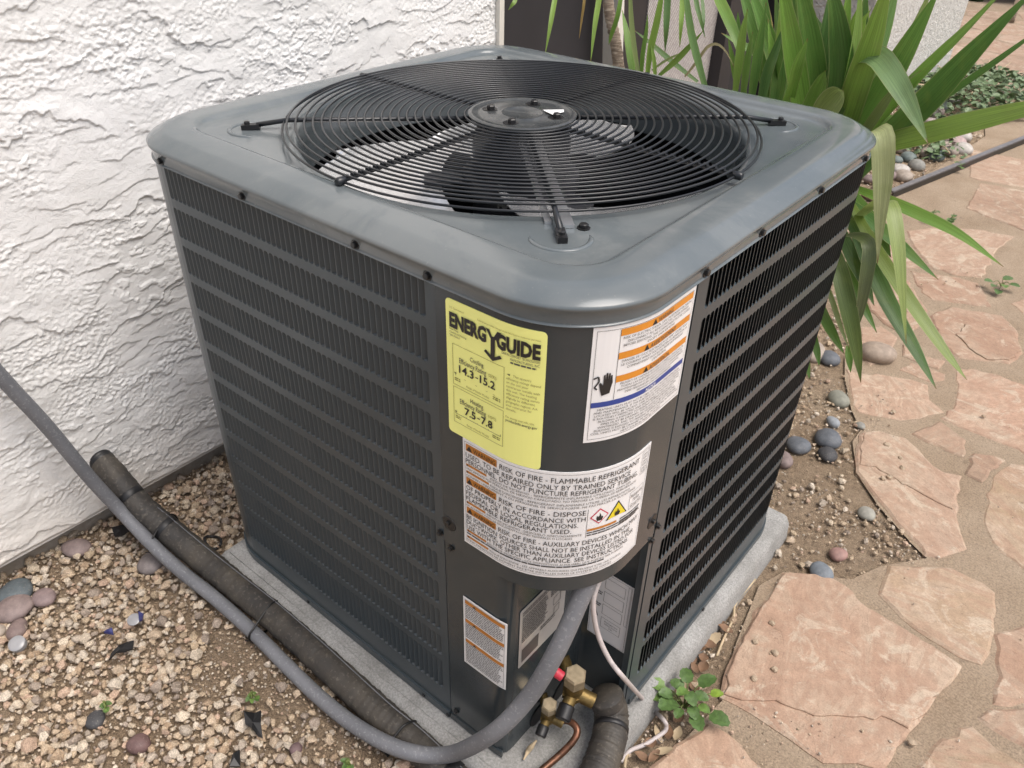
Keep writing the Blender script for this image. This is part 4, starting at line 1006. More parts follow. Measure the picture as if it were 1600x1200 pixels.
# copper tube
P = [sb + Vector((.016, .005, -.004)), gp(886, 1126, .096), gp(898, 1133, .097), gp(902, 1144, .094), gp(894, 1160, .086), gp(872, 1182, .074), gp(835, 1214, .066), gp(780, 1270, .066)]
m = MB(); m.tube(spline(P, 70), .0056, 14); tag(m.build('copper_pipe', 'copper', smooth=True), 'thin bare copper pipe bending down from the small brass valve', 'pipe')
# thermostat cable
P = [at(960, 860, 1, .150), at(944, 890, 1, .135), at(930, 925, 1, .110), at(927, 950, 1, .10), at(934, 990, 1, .10), at(952, 1030, 1, .105), at(978, 1063, 1, .115), at(1010, 1098, 0, .010), gp(1036, 1124, .030), gp(1041, 1135, .020), gp(1036, 1145, .012), gp(1010, 1162, .008), gp(985, 1173, .006), gp(970, 1190, .004)]
m = MB(); m.tube(spline(P, 120), .0037, 10); tag(m.build('control_cable', 'wire_white', smooth=True), 'pale pinkish control cable hanging out of the niche to the soil', 'cable')
# cable ties round conduit and foam line
def tie(u, v, cu, cv, zc, zl, lab):
    a = gp(cu, cv, zc); b = gp(u, v, zl); d = Vector((-(b - a).y, (b - a).x, 0)).normalized()
    rt = thing('cable_tie', ((a.x + b.x) / 2, (a.y + b.y) / 2, 0), lab, 'cable tie', 'cable ties on the pipes')
    ax_ = (b - a); L_ = ax_.length; ax_.normalize(); upz = d.cross(ax_).normalized(); m = MB(); path = []
    for k in range(0, 13): q = R(90 + 180 * k / 12); path.append(a + ax_ * (math.cos(q) * (CR_ + .0012)) + upz * math.sin(q) * (CR_ + .0012))
    for k in range(0, 13): q = R(-90 + 180 * k / 12); path.append(b + ax_ * (math.cos(q) * (LR + .0022)) + upz * math.sin(q) * (LR + .0022))
    path.append(path[0]); m.tube(path, .0022, 6, False); m.build('strap', 'tie_black', rt, smooth=True)
    h = a - ax_ * (CR_ * .75) + upz * CR_ * .75; m = MB(); m.bar(h - d * .004, h + d * .004, .007, .006); m.tube([h, h - ax_ * .006 + d * .012 + upz * .002], .0012, 6); m.build('tie_head', 'tie_black', rt)
tie(425, 962, 398, 990, .024, .028, 'middle cable tie binding conduit and foam line')
tie(262, 826, 240, 851, .070, .074, 'cable tie binding conduit and foam line nearest the wall')
tie(632, 1150, 612, 1166, .028, .030, 'cable tie binding conduit and foam line nearest the camera')

# ================================================================== GRAVEL (uncountable)
def ico(level):
    bm = bmesh.new(); bmesh.ops.create_icosphere(bm, subdivisions=level, radius=1); bm.verts.ensure_lookup_table()
    v = np.array([x.co[:] for x in bm.verts]); f = np.array([[q.index for q in p.verts] for p in bm.faces]); bm.free(); return v, f
def rotm(n):
    q = rng.normal(size=(n, 4)); q /= np.linalg.norm(q, axis=1)[:, None]; w, x, y, z = q.T
    return np.stack([1 - 2 * (y * y + z * z), 2 * (x * y - z * w), 2 * (x * z + y * w), 2 * (x * y + z * w), 1 - 2 * (x * x + z * z), 2 * (y * z - x * w), 2 * (x * z - y * w), 2 * (y * z + x * w), 1 - 2 * (x * x + y * y)], 1).reshape(n, 3, 3)
PAL = np.array([(.50, .39, .275), (.55, .455, .34), (.46, .36, .25), (.58, .49, .38), (.40, .295, .20), (.51, .40, .29), (.45, .38, .305), (.60, .52, .42), (.48, .345, .255), (.35, .285, .23)])
def stones(name, pos, size, level, label_kind, mat='gravel', pal=PAL, jit=.17):
    v, f = ico(level); n = len(pos)
    if n == 0: return
    V = v[None] * (1 + rng.normal(0, jit, (n, len(v), 1))) * (size[:, None, None] * rng.uniform(.62, 1.15, (n, 1, 3)))
    V = np.einsum('nij,nkj->nki', rotm(n), V); V[:, :, 2] *= .8; V += pos[:, None, :]
    F = f[None] + (np.arange(n) * len(v))[:, None, None]
    c = pal[rng.integers(0, len(pal), n)] * rng.uniform(.85, 1.12, (n, 1)); c = np.concatenate([c, np.ones((n, 1))], 1)
    C = np.repeat(c, len(v), 0)
    me = np_mesh(name, V.reshape(-1, 3), F.reshape(-1, 3), mat, False, C)
    o = link(name, me); tag(o, kind='stuff'); o['label'] = label_kind; return o
def scatter(x0, x1, y0, y1, d, keep, smin, smax, zk=.25):
    gx, gy = np.meshgrid(np.arange(x0, x1, d), np.arange(y0, y1, d)); n = gx.size
    x = gx.ravel() + rng.uniform(-.5, .5, n) * d; y = gy.ravel() + rng.uniform(-.5, .5, n) * d
    k = keep(x, y) > rng.random(n); x, y = x[k], y[k]
    s = smin + (smax - smin) * rng.random(len(x)) ** 1.8
    return np.stack([x, y, s * zk + rng.uniform(0, .004, len(x))], 1), s
PADK = lambda x, y, g=.0: (x > -.818 - g) & (x < .035 + g) & (y > -.05 - g) & (y < .83 + g)
def bare(x, y):
    b = gp(375, 1012); q = np.exp(-(((x - b.x) * .94 + (y - b.y) * .3) / .15) ** 2 - ((y - b.y) / .06) ** 2) + .8 * np.exp(-((x - gp(500, 1150).x) / .10) ** 2 - ((y - gp(500, 1150).y) / .05) ** 2)
    return np.clip(q, 0, 1)
def keepL(x, y):
    w = np.where(PADK(x, y), 0, 1.0); w = np.where(x < WX - .043, 0, w); w = np.where((x > .05) | ((x > -.80) & (y > 0)), 0, w)
    return w * (1 - .93 * bare(x, y)) * np.clip(.78 + 1.2 * fbm(x * 6, y * 6, 2, 5), .45, 1)
p1, s1 = scatter(-1.14, .05, -.85, 1.0, .0125, keepL, .0042, .0105, .35)
p2, s2 = scatter(-1.14, .05, -.85, 1.0, .027, keepL, .0062, .0130, .75)
stones('gravel_bed', np.concatenate([p1, p2]), np.concatenate([s1, s2]), 2 if False else 1, 'tan crushed granite gravel between the wall and the pad')
p3, s3 = scatter(-1.14, .05, -.7, .5, .0085, lambda x, y: np.where(PADK(x, y) | (x < WX - .043), 0, .75), .0018, .0040, .4)
stones('grit', p3, s3, 1, 'fine tan grit between the gravel stones', jit=.2)
def keepR(x, y):
    w = np.zeros_like(x); c = np.clip(.55 + 1.5 * fbm(x * 7 + 3, y * 7, 3, 15), .03, 1)
    for i in range(len(x)):
        w[i] = 0 if (inpoly(x[i], y[i], PATP) or PADK(x[i], y[i])) else c[i]
    return w
p4, s4 = scatter(-.86, .45, .02, 4.7, .024, keepR, .0040, .0105, .35)
p5, s5 = scatter(-.3, .3, .2, 1.5, .011, lambda x, y: keepR(x, y) * .8, .0016, .0040, .4)
stones('scattered_gravel', p4, s4, 1, 'loose pale gravel in the soil right of the pad')
stones('scattered_grit', p5, s5, 1, 'fine grit in the soil right of the pad')
p6, s6 = scatter(-.1, .75, .1, 2.6, .016, lambda x, y: np.clip(fbm(x * 4 + 9, y * 4, 3, 25) * 1.6 - .12, 0, .5), .0012, .0034, .4)
p6[:, 2] += np.array([.008 if any(inpoly(a, b, q) for q in STONES) else .004 for a, b in p6[:, :2]])
k6 = np.array([inpoly(a, b, PATP) for a, b in p6[:, :2]]); stones('patio_grit', p6[k6], s6[k6], 1, 'loose soil crumbs and grit swept over the paving')

# ================================================================== PEBBLES
PV, PF = ico(3)
def pebble(u, v, w, h, color, lab=None, group=None, z=0.0, rot=None, name='river_stone', cat='stone', flat=.55, hz=.30):
    k0 = .82 if u < 500 else 1.0; w *= k0; h *= k0; c = gp(u, v, z); d = (c - Vector(CAM)).length; a = w / FPX * d / 2; b = h / FPX * d / 2 / max(.35, abs((c - Vector(CAM)).normalized().z)) ; b = min(b, a * 1.15)
    n = PV.copy(); s = random.random() * 50
    k = 1 + .16 * np.array([math.sin(p[0] * 2.1 + s) * .6 + math.sin(p[1] * 2.7 + s * 2) * .5 + math.sin(p[2] * 2.4 + s * 3) * .4 for p in n])
    V = n * k[:, None] * np.array([a, b, min(a, b) * flat * 1.2])
    me = np_mesh(name, V, PF, 'pebble'); o = link(name, me); o.location = (c.x, c.y, z + min(a, b) * flat * hz * 2)
    ang = math.atan2(AX_R[1], AX_R[0]) + (rot if rot is not None else random.uniform(-.5, .5)); o.rotation_euler = (random.uniform(-.12, .12), random.uniform(-.12, .12), ang)
    o.color = (*color, 1); tag(o, lab, cat, group); return o
SL, MV, TN, GR, RD, DK = (.115, .125, .14), (.22, .17, .16), (.34, .285, .235), (.24, .235, .21), (.30, .18, .155), (.055, .055, .058)
for a in ((1245, 699, 32, 22, SL, 'blue grey oval stone touching the unit end of the stone trio'), (1291, 689, 38, 28, SL, 'largest dark slate stone beside the right patio edge'), (1291, 713, 26, 19, DK, 'small dark stone just below the largest slate stone'), (1225, 722, 26, 22, MV, 'mauve stone at the foot of the louvred right side'), (1308, 627, 30, 22, (.22, .22, .18), 'olive grey stone near the drooping leaf tips'), (1300, 662, 19, 14, (.26, .28, .30), 'pale blue grey pebble above the slate stones'), (1370, 560, 46, 24, (.32, .255, .20), 'flat brown stone lying on the flagstone under the leaves'), (1266, 553, 40, 30, TN, 'round tan stone beneath the lowest leaves'), (1294, 563, 30, 16, SL, 'thin slate stone beside the round tan stone'), (1281, 897, 31, 26, (.16, .18, .20), 'blue grey oval stone at the tip of the big flagstone'), (1309, 869, 23, 26, RD, 'reddish speckled stone in the soil'), (1352, 806, 22, 20, (.30, .29, .25), 'grey round pebble near the long flagstone'), (1343, 668, 14, 12, GR, 'little grey pebble at the edge of the long flagstone'),
          (237, 882, 42, 34, (.20, .175, .17), 'grey stone half under the conduit by the wall'), (118, 862, 46, 24, MV, 'purple grey stone against the wall footing'), (26, 930, 48, 38, (.10, .12, .13), 'dark slate shard at the left wall foot'), (27, 956, 56, 32, MV, 'long mauve stone at the left edge'), (72, 938, 34, 28, (.22, .165, .16), 'brownish mauve stone near the left edge'), (30, 987, 32, 26, (.19, .14, .13), 'dark purple stone under the long mauve stone'), (-2, 990, 26, 44, TN, 'tan stone cut by the left picture edge'), (150, 1126, 28, 30, DK, 'dark grey upright pebble in the gravel'), (218, 1164, 40, 26, (.14, .085, .08), 'dark maroon stone in the gravel at bottom left'), (463, 1171, 22, 20, (.15, .10, .10), 'small maroon stone near the conduit bend'), (205, 838, 0, 0, TN, None)):
    if a[2]: pebble(*a[:5], a[5], z=.004 if a[0] < 500 else 0)
bed = [(1385, 232), (1405, 236), (1420, 250), (1398, 252), (1430, 262), (1405, 268), (1447, 243), (1463, 248), (1480, 240), (1473, 232), (1490, 229), (1497, 217), (1500, 238), (1425, 228), (1440, 226), (1390, 210), (1408, 202), (1420, 205), (1452, 195), (1445, 182), (1463, 178), (1470, 170), (1460, 165), (1488, 160), (1455, 155), (1400, 190), (1380, 262), (1390, 278), (1412, 280), (1370, 285), (1376, 300), (1475, 205), (1440, 205), (1484, 222), (1350, 262), (1358, 285), (1362, 310), (1344, 240)]
BC = [(MV, 'mauve'), (TN, 'tan'), (GR, 'grey'), ((.30, .25, .24), 'dusky brown'), ((.40, .30, .28), 'pinkish'), ((.45, .42, .38), 'pale'), ((.14, .17, .16), 'dark green grey'), ((.34, .28, .24), 'warm brown')]
for i, (u, v) in enumerate(bed):
    k_, nm_ = random.choice(BC); where = 'nearest the dark edging strip' if v > 255 else ('beside the low green shrub' if u > 1440 and v < 215 else ('under the long leaf reaching right' if v < 215 else 'in the middle of the stone bed'))
    pebble(u, v, random.uniform(17, 27), random.uniform(10, 16), k_, nm_ + ' river stone ' + where, 'river stones in the far bed')

# little clods on the slabs
for i, (u, v) in enumerate([(1206, 975), (1180, 1004), (1211, 1022), (1210, 1048), (1178, 1062), (1385, 694), (1407, 715), (1410, 731), (1390, 745), (1380, 747), (1396, 643), (1537, 650), (1390, 812), (1425, 1160)]):
    c = gp(u, v, .012); n, f = ico(2); k = 1 + rng.normal(0, .12, (len(n), 1)); V = n * k * np.array([.0062, .0055, .0042]) * random.uniform(.8, 1.2)
    o = link('dirt_clod', np_mesh('dirt_clod', V, f, 'pebble', False)); o.location = (c.x, c.y, .0150 if u < 1300 and v < 1100 else .0115); o.color = (.40, .31, .22, 1)
    tag(o, 'small crumb of pale soil lying on a flagstone', 'clod', 'soil crumbs on the flagstones')

# ================================================================== LITTER
def scrap(u, v, pix, mat, lab, cat, name, z=.02, th=.003):
    C = gp(u, v, z); P = [gp(u + x, v + y, z) for x, y in pix]
    if area2(P) < 0: P = P[::-1]
    m = MB(); n = len(P); zo = [random.uniform(0, .012) for _ in P]
    m.add([(p.x, p.y, z + q + th) for p, q in zip(P, zo)] + [(p.x, p.y, z + q) for p, q in zip(P, zo)] + [(C.x, C.y, z + .012)], [(i, (i + 1) % n, 2 * n) for i in range(n)] + [(i, n + i, n + (i + 1) % n, (i + 1) % n) for i in range(n)])
    return tag(m.build(name, mat), lab, cat)
scrap(397, 1135, [(-14, -16), (2, -18), (12, -22), (12, 0), (14, 20), (6, 16), (-2, 8), (-12, 2)], 'black_plastic', 'crumpled black plastic scrap in the gravel near bottom centre', 'scrap', 'plastic_scrap')
scrap(190, 1021, [(-18, 14), (-14, 2), (-2, -6), (10, -16), (20, -18), (18, -6), (4, 0), (-6, 6)], 'black_plastic', 'long black rubber scrap lying on the left gravel', 'scrap', 'rubber_scrap')
scrap(190, 835, [(-14, -6), (6, -10), (16, 0), (2, 10), (-10, 6)], 'black_plastic', 'black plastic piece by the wall under the pipes', 'scrap', 'plastic_scrap')
scrap(368, 1190, [(-8, 12), (-2, -8), (8, -14), (8, 10)], 'black_plastic', 'black scrap at the bottom picture edge', 'scrap', 'plastic_scrap')
scrap(172, 992, [(-7, -3), (6, -4), (7, 3), (-6, 4)], 'blue_plastic', 'small blue plastic chip on the gravel', 'scrap', 'plastic_chip', th=.005)
scrap(222, 968, [(-3, -5), (4, -4), (3, 6), (-4, 5)], 'blue_plastic', 'blue chip beside the pale flat disc', 'scrap', 'plastic_chip', th=.004)
m = MB(); m.lathe([(.011, 0), (.012, .002), (.012, .004), (.010, .005)], 20, gp(210, 969, .022), (.2, -.2, 1)); tag(m.build('plastic_disc', 'clear_plastic', angle=40), 'flat pale plastic disc lying on the gravel', 'disc')
m = MB(); m.lathe([(.014, 0), (.0145, .003), (.0145, .011), (.012, .013), (.006, .0135)], 24, gp(30, 1008, .014), (.25, -.25, 1)); tag(m.build('bottle_cap', 'clear_plastic', angle=40), 'translucent grey bottle cap at the left gravel edge', 'cap')
m = MB(); c = gp(333, 846, .014); m.tube([c + Vector((math.cos(a) * .022, math.sin(a) * .014, .004 * math.sin(2 * a))) for a in [2 * math.pi * i / 20 for i in range(20)]] , .003, 6); tag(m.build('rubber_ring', 'black_plastic', smooth=True), 'torn dark rubber ring on gravel by the unit corner', 'ring')
m = MB(); P = [gp(838, 1157, .085), gp(831, 1166, .075), gp(826, 1172, .066), gp(818, 1187, .06)]
m.tube(spline(P, 16), lambda t_: .0016 + .0045 * max(0, math.sin(math.pi * min(1, t_ * 1.1))) * t_ ** .5, 8); tag(m.build('dry_stalk', 'straw', smooth=True), 'pale dry seed husk lying on the pad below the conduit', 'husk')
for pts_, lab in ((([(1180, 905), (1150, 942), (1146, 965), (1130, 1000), (1120, 1025)]), 'dry straw stem along the right side of the pad'), (([(985, 1170), (978, 1185), (976, 1200)]), 'short dry stem by the end of the pale cable')):
    m = MB(); m.tube(spline([gp(u, v, .006) for u, v in pts_], 24), .0026, 6); tag(m.build('dry_twig', 'straw', smooth=True), lab, 'twig')
# fallen leaves by the pad
def curl(c, L_, W_, ang, mat, name, lab, group, bend=.5):
    m = MB(); n = 6; vs = []
    for i in range(n + 1):
        t_ = i / n; x = (t_ - .5) * L_; w = W_ * math.sin(math.pi * min(1, .08 + t_ * .9)) * .5; z = .004 + L_ * bend * (t_ - .5) ** 2
        for sgn in (-1, 0, 1): vs.append((x, sgn * w, z + abs(sgn) * w * .5))
    m.add(vs, [(i * 3 + j, i * 3 + j + 1, (i + 1) * 3 + j + 1, (i + 1) * 3 + j) for i in range(n) for j in range(2)])
    o = m.build(name, mat, smooth=True); o.location = c; o.rotation_euler = (random.uniform(-.5, .5), random.uniform(-.4, .4), ang); return tag(o, lab, 'leaf', group)
for u, v in [(1118, 978), (1105, 1008), (1090, 1020), (1098, 1032), (1112, 1000), (1085, 1045), (1075, 1055), (1130, 985), (1060, 1120), (1045, 1150), (1025, 1150), (1072, 1100), (1020, 1185), (1015, 1165), (1060, 1150), (1100, 1045), (1120, 950), (1085, 1075), (1098, 995), (1078, 1035), (1066, 1065), (1035, 1180), (1000, 1185)]:
    mt_ = random.choice(['dry_leaf', 'dry_leaf', 'straw'])
    curl(gp(u, v, .004), random.uniform(.022, .04), random.uniform(.012, .02), random.uniform(0, 6), mt_, 'fallen_leaf', ('curled brown dead leaf ' if mt_ == 'dry_leaf' else 'bleached straw coloured dead leaf ') + ('around the green weed' if 1040 < v < 1125 else ('below the pale cable' if v >= 1125 else 'along the pad beside the dry stalk')), 'dead leaves beside the pad')

# ================================================================== PLANTS
def leaf_mesh(P, W_, hint, n=14, fold=.22, tw=0.0, taper0=.55):
    pts_ = spline(P, n); vs = []; uv = []; H = Vector(hint)
    for i, p in enumerate(pts_):
        t_ = i / n; T = (pts_[min(i + 1, n)] - pts_[max(i - 1, 0)]).normalized(); s_ = T.cross(H)
        if s_.length < 1e-4: s_ = T.cross(Vector((1, 0, 0)))
        s_.normalize(); nn = s_.cross(T)
        if tw: q = Matrix.Rotation(tw * t_, 3, T); s_ = q @ s_; nn = q @ nn
        w = W_ * .5 * (taper0 + (1 - taper0) * min(1, t_ / .3)) * (1 - max(0, (t_ - .45) / .55) ** 1.7)
        w = max(w, .0006)
        for k in (-1, -.5, 0, .5, 1): vs.append(p + s_ * (w * k) + nn * (abs(k) * w * fold)); uv.append((k * .5 + .5, t_))
    fs = [(i * 5 + k, i * 5 + k + 1, (i + 1) * 5 + k + 1, (i + 1) * 5 + k) for i in range(n) for k in range(4)]
    m = MB(); m.add(vs, fs); me = m.mesh('leaf', 'leaf', True); ul = me.uv_layers.new(name='UVMap')
    for lp in me.loops: ul.data[lp.index].uv = uv[lp.vertex_index]
    return me
GREEN = [(.165, .300, .055), (.130, .255, .055), (.215, .345, .065), (.095, .190, .050), (.19, .33, .11)]
PALE = [(.22, .28, .10), (.26, .31, .13)]
TOCAM = lambda p: (Vector(CAM) - p).normalized()
def leaf(par, spec, W_, color=None, mix_=.6, tw=0.0, fold=.22, n=14):
    """spec: list of (u, v, depth y)"""
    P = [at(u, v, 1, y) for u, v, y in spec]; mid = P[len(P) // 2]
    hint = (TOCAM(mid) * mix_ + Vector((random.uniform(-.3, .3), random.uniform(-.3, .3), 1 - mix_))).normalized()
    o = link('leaf', leaf_mesh(P, W_ * WK, hint, n, fold, tw), par); c = color or random.choice(GREEN); k = random.uniform(.85, 1.15); o.color = (c[0] * k, c[1] * k, c[2] * k, 1); return o
yucca = thing('yucca_plant', (-.48, 1.25, 0), 'large green sword leaved yucca drooping beside the unit right corner', 'yucca')
B = lambda: (-.20 + random.uniform(-.03, .03), 1.20)
m = MB(); m.tube(spline([(-.48, 1.25, -.02), (-.40, 1.24, .3), (-.24, 1.22, .60)], 20), lambda t_: .036 - .008 * t_ + .003 * math.sin(t_ * 60), 14); m.build('trunk', 'bark', yucca, smooth=True)
# hanging leaves over the paving
WK = 1.25
for spec, w, c in (
    ([(1322, 290, 1.16), (1380, 312, 1.10), (1440, 338, 1.06), (1500, 368, 1.02), (1568, 417, .98)], .024, GREEN[0]),
    ([(1335, 345, 1.14), (1372, 318, 1.07), (1391, 322, 1.03), (1402, 385, .99), (1409, 460, .97), (1416, 537, .96)], .026, (.30, .38, .12)),
    ([(1345, 222, 1.10), (1362, 205, 1.00), (1378, 212, .96), (1380, 270, .95), (1376, 335, .94), (1371, 412, .94)], .032, (.40, .44, .22)),
    ([(1322, 330, 1.16), (1350, 390, 1.10), (1385, 470, 1.03), (1430, 548, .98), (1463, 608, .95)], .030, GREEN[3]),
    ([(1330, 320, 1.14), (1370, 393, 1.06), (1420, 470, 1.00), (1475, 548, .96), (1511, 594, .94)], .024, (.16, .22, .045)),
    ([(1300, 380, 1.06), (1311, 420, 1.0), (1325, 480, .97), (1338, 545, .96), (1345, 598, .95)], .028, (.12, .18, .045)),
    ([(1308, 372, 1.08), (1336, 368, 1.03), (1358, 384, 1.0), (1352, 440, .98), (1343, 490, .98), (1338, 516, .98)], .022, (.15, .19, .09)),
    ([(1318, 310, 1.18), (1360, 345, 1.13), (1410, 388, 1.08), (1466, 437, 1.04)], .026, GREEN[3]),
    ([(1275, 460, 1.08), (1286, 492, 1.04), (1303, 525, 1.01), (1319, 553, 1.0)], .018, GREEN[1]),
    ([(1286, 430, 1.08), (1300, 470, 1.04), (1313, 510, 1.02), (1326, 543, 1.0)], .010, PALE[0]),
    ([(1266, 500, 1.05), (1271, 530, 1.02), (1277, 552, 1.01), (1280, 572, 1.0)], .014, GREEN[1]),
    ([(1252, 545, 1.02), (1259, 565, 1.0), (1265, 592, .99)], .014, GREEN[1]),
    ([(1325, 540, 1.04), (1327, 560, 1.02), (1329, 582, 1.01)], .012, GREEN[1]),
    ([(1330, 300, 1.2), (1352, 335, 1.15), (1376, 372, 1.1), (1392, 402, 1.08)], .026, GREEN[1]),
    ([(1310, 350, 1.12), (1330, 400, 1.08), (1350, 440, 1.06), (1366, 478, 1.05)], .026, GREEN[3]),
    ([(1320, 410, 1.1), (1345, 470, 1.06), (1370, 520, 1.04), (1392, 560, 1.02)][:3], .016, GREEN[1])):
    leaf(yucca, spec, w, c)
# right-hand leaves
for spec, w, c in (
    ([(1330, 236, 1.18), (1390, 223, 1.12), (1490, 199, 1.05), (1600, 172, .98), (1690, 150, .94)], .034, GREEN[2]),
    ([(1330, 228, 1.22), (1385, 202, 1.20), (1440, 175, 1.16), (1520, 122, 1.10), (1600, 65, 1.05), (1660, 20, 1.0)], .014, GREEN[3]),
    ([(1350, 120, 1.22), (1352, 90, 1.14), (1375, 92, 1.10), (1405, 135, 1.06), (1428, 178, 1.04), (1450, 224, 1.02)], .034, (.22, .34, .15)),
    ([(1300, 290, 1.22), (1360, 205, 1.16), (1440, 120, 1.08), (1520, 40, 1.0), (1600, -50, .92)], .046, GREEN[0]),
    ([(1310, 300, 1.22), (1375, 230, 1.18), (1450, 160, 1.12), (1520, 85, 1.06), (1620, -20, .98)], .048, GREEN[3]),
    ([(1300, 290, 1.24), (1350, 190, 1.20), (1410, 90, 1.14), (1470, -20, 1.06)], .044, GREEN[1]),
    ([(1300, 290, 1.26), (1345, 210, 1.26), (1390, 120, 1.24), (1440, 20, 1.2), (1465, -40, 1.18)], .018, PALE[0]),
    ([(1320, 280, 1.26), (1350, 250, 1.28), (1382, 190, 1.30), (1400, 184, 1.30)], .02, GREEN[1]),
    ([(1300, 260, 1.20), (1330, 165, 1.16), (1365, 60, 1.1), (1395, -50, 1.02)], .042, GREEN[2]),
    ([(1290, 260, 1.22), (1318, 150, 1.18), (1335, 50, 1.12), (1345, -50, 1.05)], .046, GREEN[0]),
    ([(1285, 230, 1.18), (1312, 130, 1.14), (1308, 40, 1.1), (1290, -50, 1.04)], .040, GREEN[3]),
    ([(1280, 240, 1.22), (1275, 140, 1.2), (1262, 40, 1.16), (1240, -60, 1.1)], .040, GREEN[1]),
    ([(1270, 240, 1.24), (1300, 160, 1.22), (1320, 90, 1.2), (1325, 40, 1.2)], .024, GREEN[2]),
    ([(1262, 225, 1.18), (1248, 140, 1.16), (1232, 40, 1.12), (1215, -50, 1.06)], .036, GREEN[0]),
    ([(1255, 230, 1.24), (1232, 150, 1.25), (1200, 60, 1.24), (1160, -50, 1.2)], .036, GREEN[1]),
    ([(1244, 225, 1.2), (1270, 150, 1.2), (1290, 60, 1.2), (1300, -30, 1.2)], .030, GREEN[3]),
    ([(1240, 235, 1.16), (1262, 180, 1.14), (1282, 132, 1.12), (1290, 110, 1.1)], .028, GREEN[0]),
    ([(1235, 230, 1.26), (1225, 120, 1.26), (1228, 30, 1.24), (1226, -40, 1.22)], .036, GREEN[2]),
    ([(1225, 225, 1.28), (1205, 140, 1.3), (1180, 50, 1.3), (1150, -40, 1.3)], .034, GREEN[1]),
    ([(1278, 205, 1.08), (1290, 175, 1.05), (1310, 150, 1.04), (1318, 142, 1.04)], .046, (.20, .26, .07)),
    ([(1255, 230, 1.3), (1270, 180, 1.3), (1262, 110, 1.3), (1255, 60, 1.3)], .028, (.11, .16, .07)),
    ([(1205, 205, 1.2), (1215, 130, 1.2), (1222, 80, 1.2), (1228, 35, 1.2)], .030, GREEN[3]),
    ([(1188, 190, 1.22), (1205, 120, 1.2), (1218, 75, 1.18), (1230, 30, 1.18)], .026, GREEN[1]),
    ([(1215, 200, 1.16), (1232, 150, 1.14), (1245, 105, 1.12), (1262, 60, 1.12)], .026, GREEN[0]),
    ([(1196, 0, 1.3), (1200, 30, 1.28), (1206, 62, 1.26), (1208, 80, 1.26)], .012, (.42, .27, .08)),
    ([(1320, 250, 1.16), (1345, 215, 1.12), (1372, 176, 1.1), (1400, 140, 1.08), (1440, 110, 1.06)], .016, PALE[0])):
    leaf(yucca, spec, w, c)
for i in range(16):      # upright leaves behind the traced ones
    u0 = random.uniform(1235, 1330); u1 = u0 + (u0 - 1280) * 1.6 + random.uniform(-40, 60); y_ = random.uniform(1.28, 1.42)
    leaf(yucca, [(u0, 260, y_), (u0 * .6 + u1 * .4, 150, y_), (u0 * .25 + u1 * .75, 50, y_ - .03), (u1, random.uniform(-60, 30), y_ - .06)], random.uniform(.020, .032))
for i in range(26):      # leaves hidden in the heart of the crown
    a = random.uniform(1.75, 4.6); el = random.uniform(-.1, 1.25); L_ = random.uniform(.3, .5); c = Vector((-.20, 1.30, .62)); d = Vector((math.cos(a) * math.cos(el), abs(math.sin(a)) * math.cos(el) * .8 + .1, math.sin(el)))
    P = [c, c + d * L_ * .5 + Vector((0, 0, .03)), c + d * L_ + Vector((0, 0, -.12 * L_))]
    o = link('leaf', leaf_mesh(P, .035, (random.uniform(-.4, .4), -.6, .7), 10), yucca); g = random.choice(GREEN); o.color = (*g, 1)
WK = .95
# second, slender yucca behind the unit
y2 = thing('yucca_plant', (-.74, 1.32, 0), 'slender yucca with ringed bark trunk behind the unit back edge', 'yucca')
P = [(-.70, 1.34, -.02), (-.75, 1.32, .4), at(966, 98, 1, 1.3), at(950, 0, 1, 1.3), (-.90, 1.30, 1.12), (-.93, 1.30, 1.28)]
m = MB(); pt = spline(P, 90); m.tube(pt, lambda t_: .0165 - .005 * t_ + .0012 * math.sin(t_ * 260), 14); m.build('trunk', 'bark', y2, smooth=True)
top = Vector((-.93, 1.30, 1.28))
for spec, w, c in (
    ([(880, -60, 1.16), (868, -5, 1.1), (860, 40, 1.06), (852, 84, 1.04)], .013, GREEN[2]),
    ([(812, -30, 1.1), (805, 0, 1.06), (800, 8, 1.05), (794, 16, 1.05)], .010, GREEN[2]),
    ([(945, -60, 1.2), (936, 0, 1.16), (929, 45, 1.13), (923, 96, 1.11)], .014, GREEN[2]),
    ([(916, -40, 1.22), (913, 0, 1.2), (909, 30, 1.2), (905, 60, 1.2)], .007, (.42, .28, .10)),
    ([(975, -40, 1.22), (966, 20, 1.2), (955, 55, 1.2), (951, 70, 1.2)], .012, GREEN[0])): leaf(y2, spec, w, c)
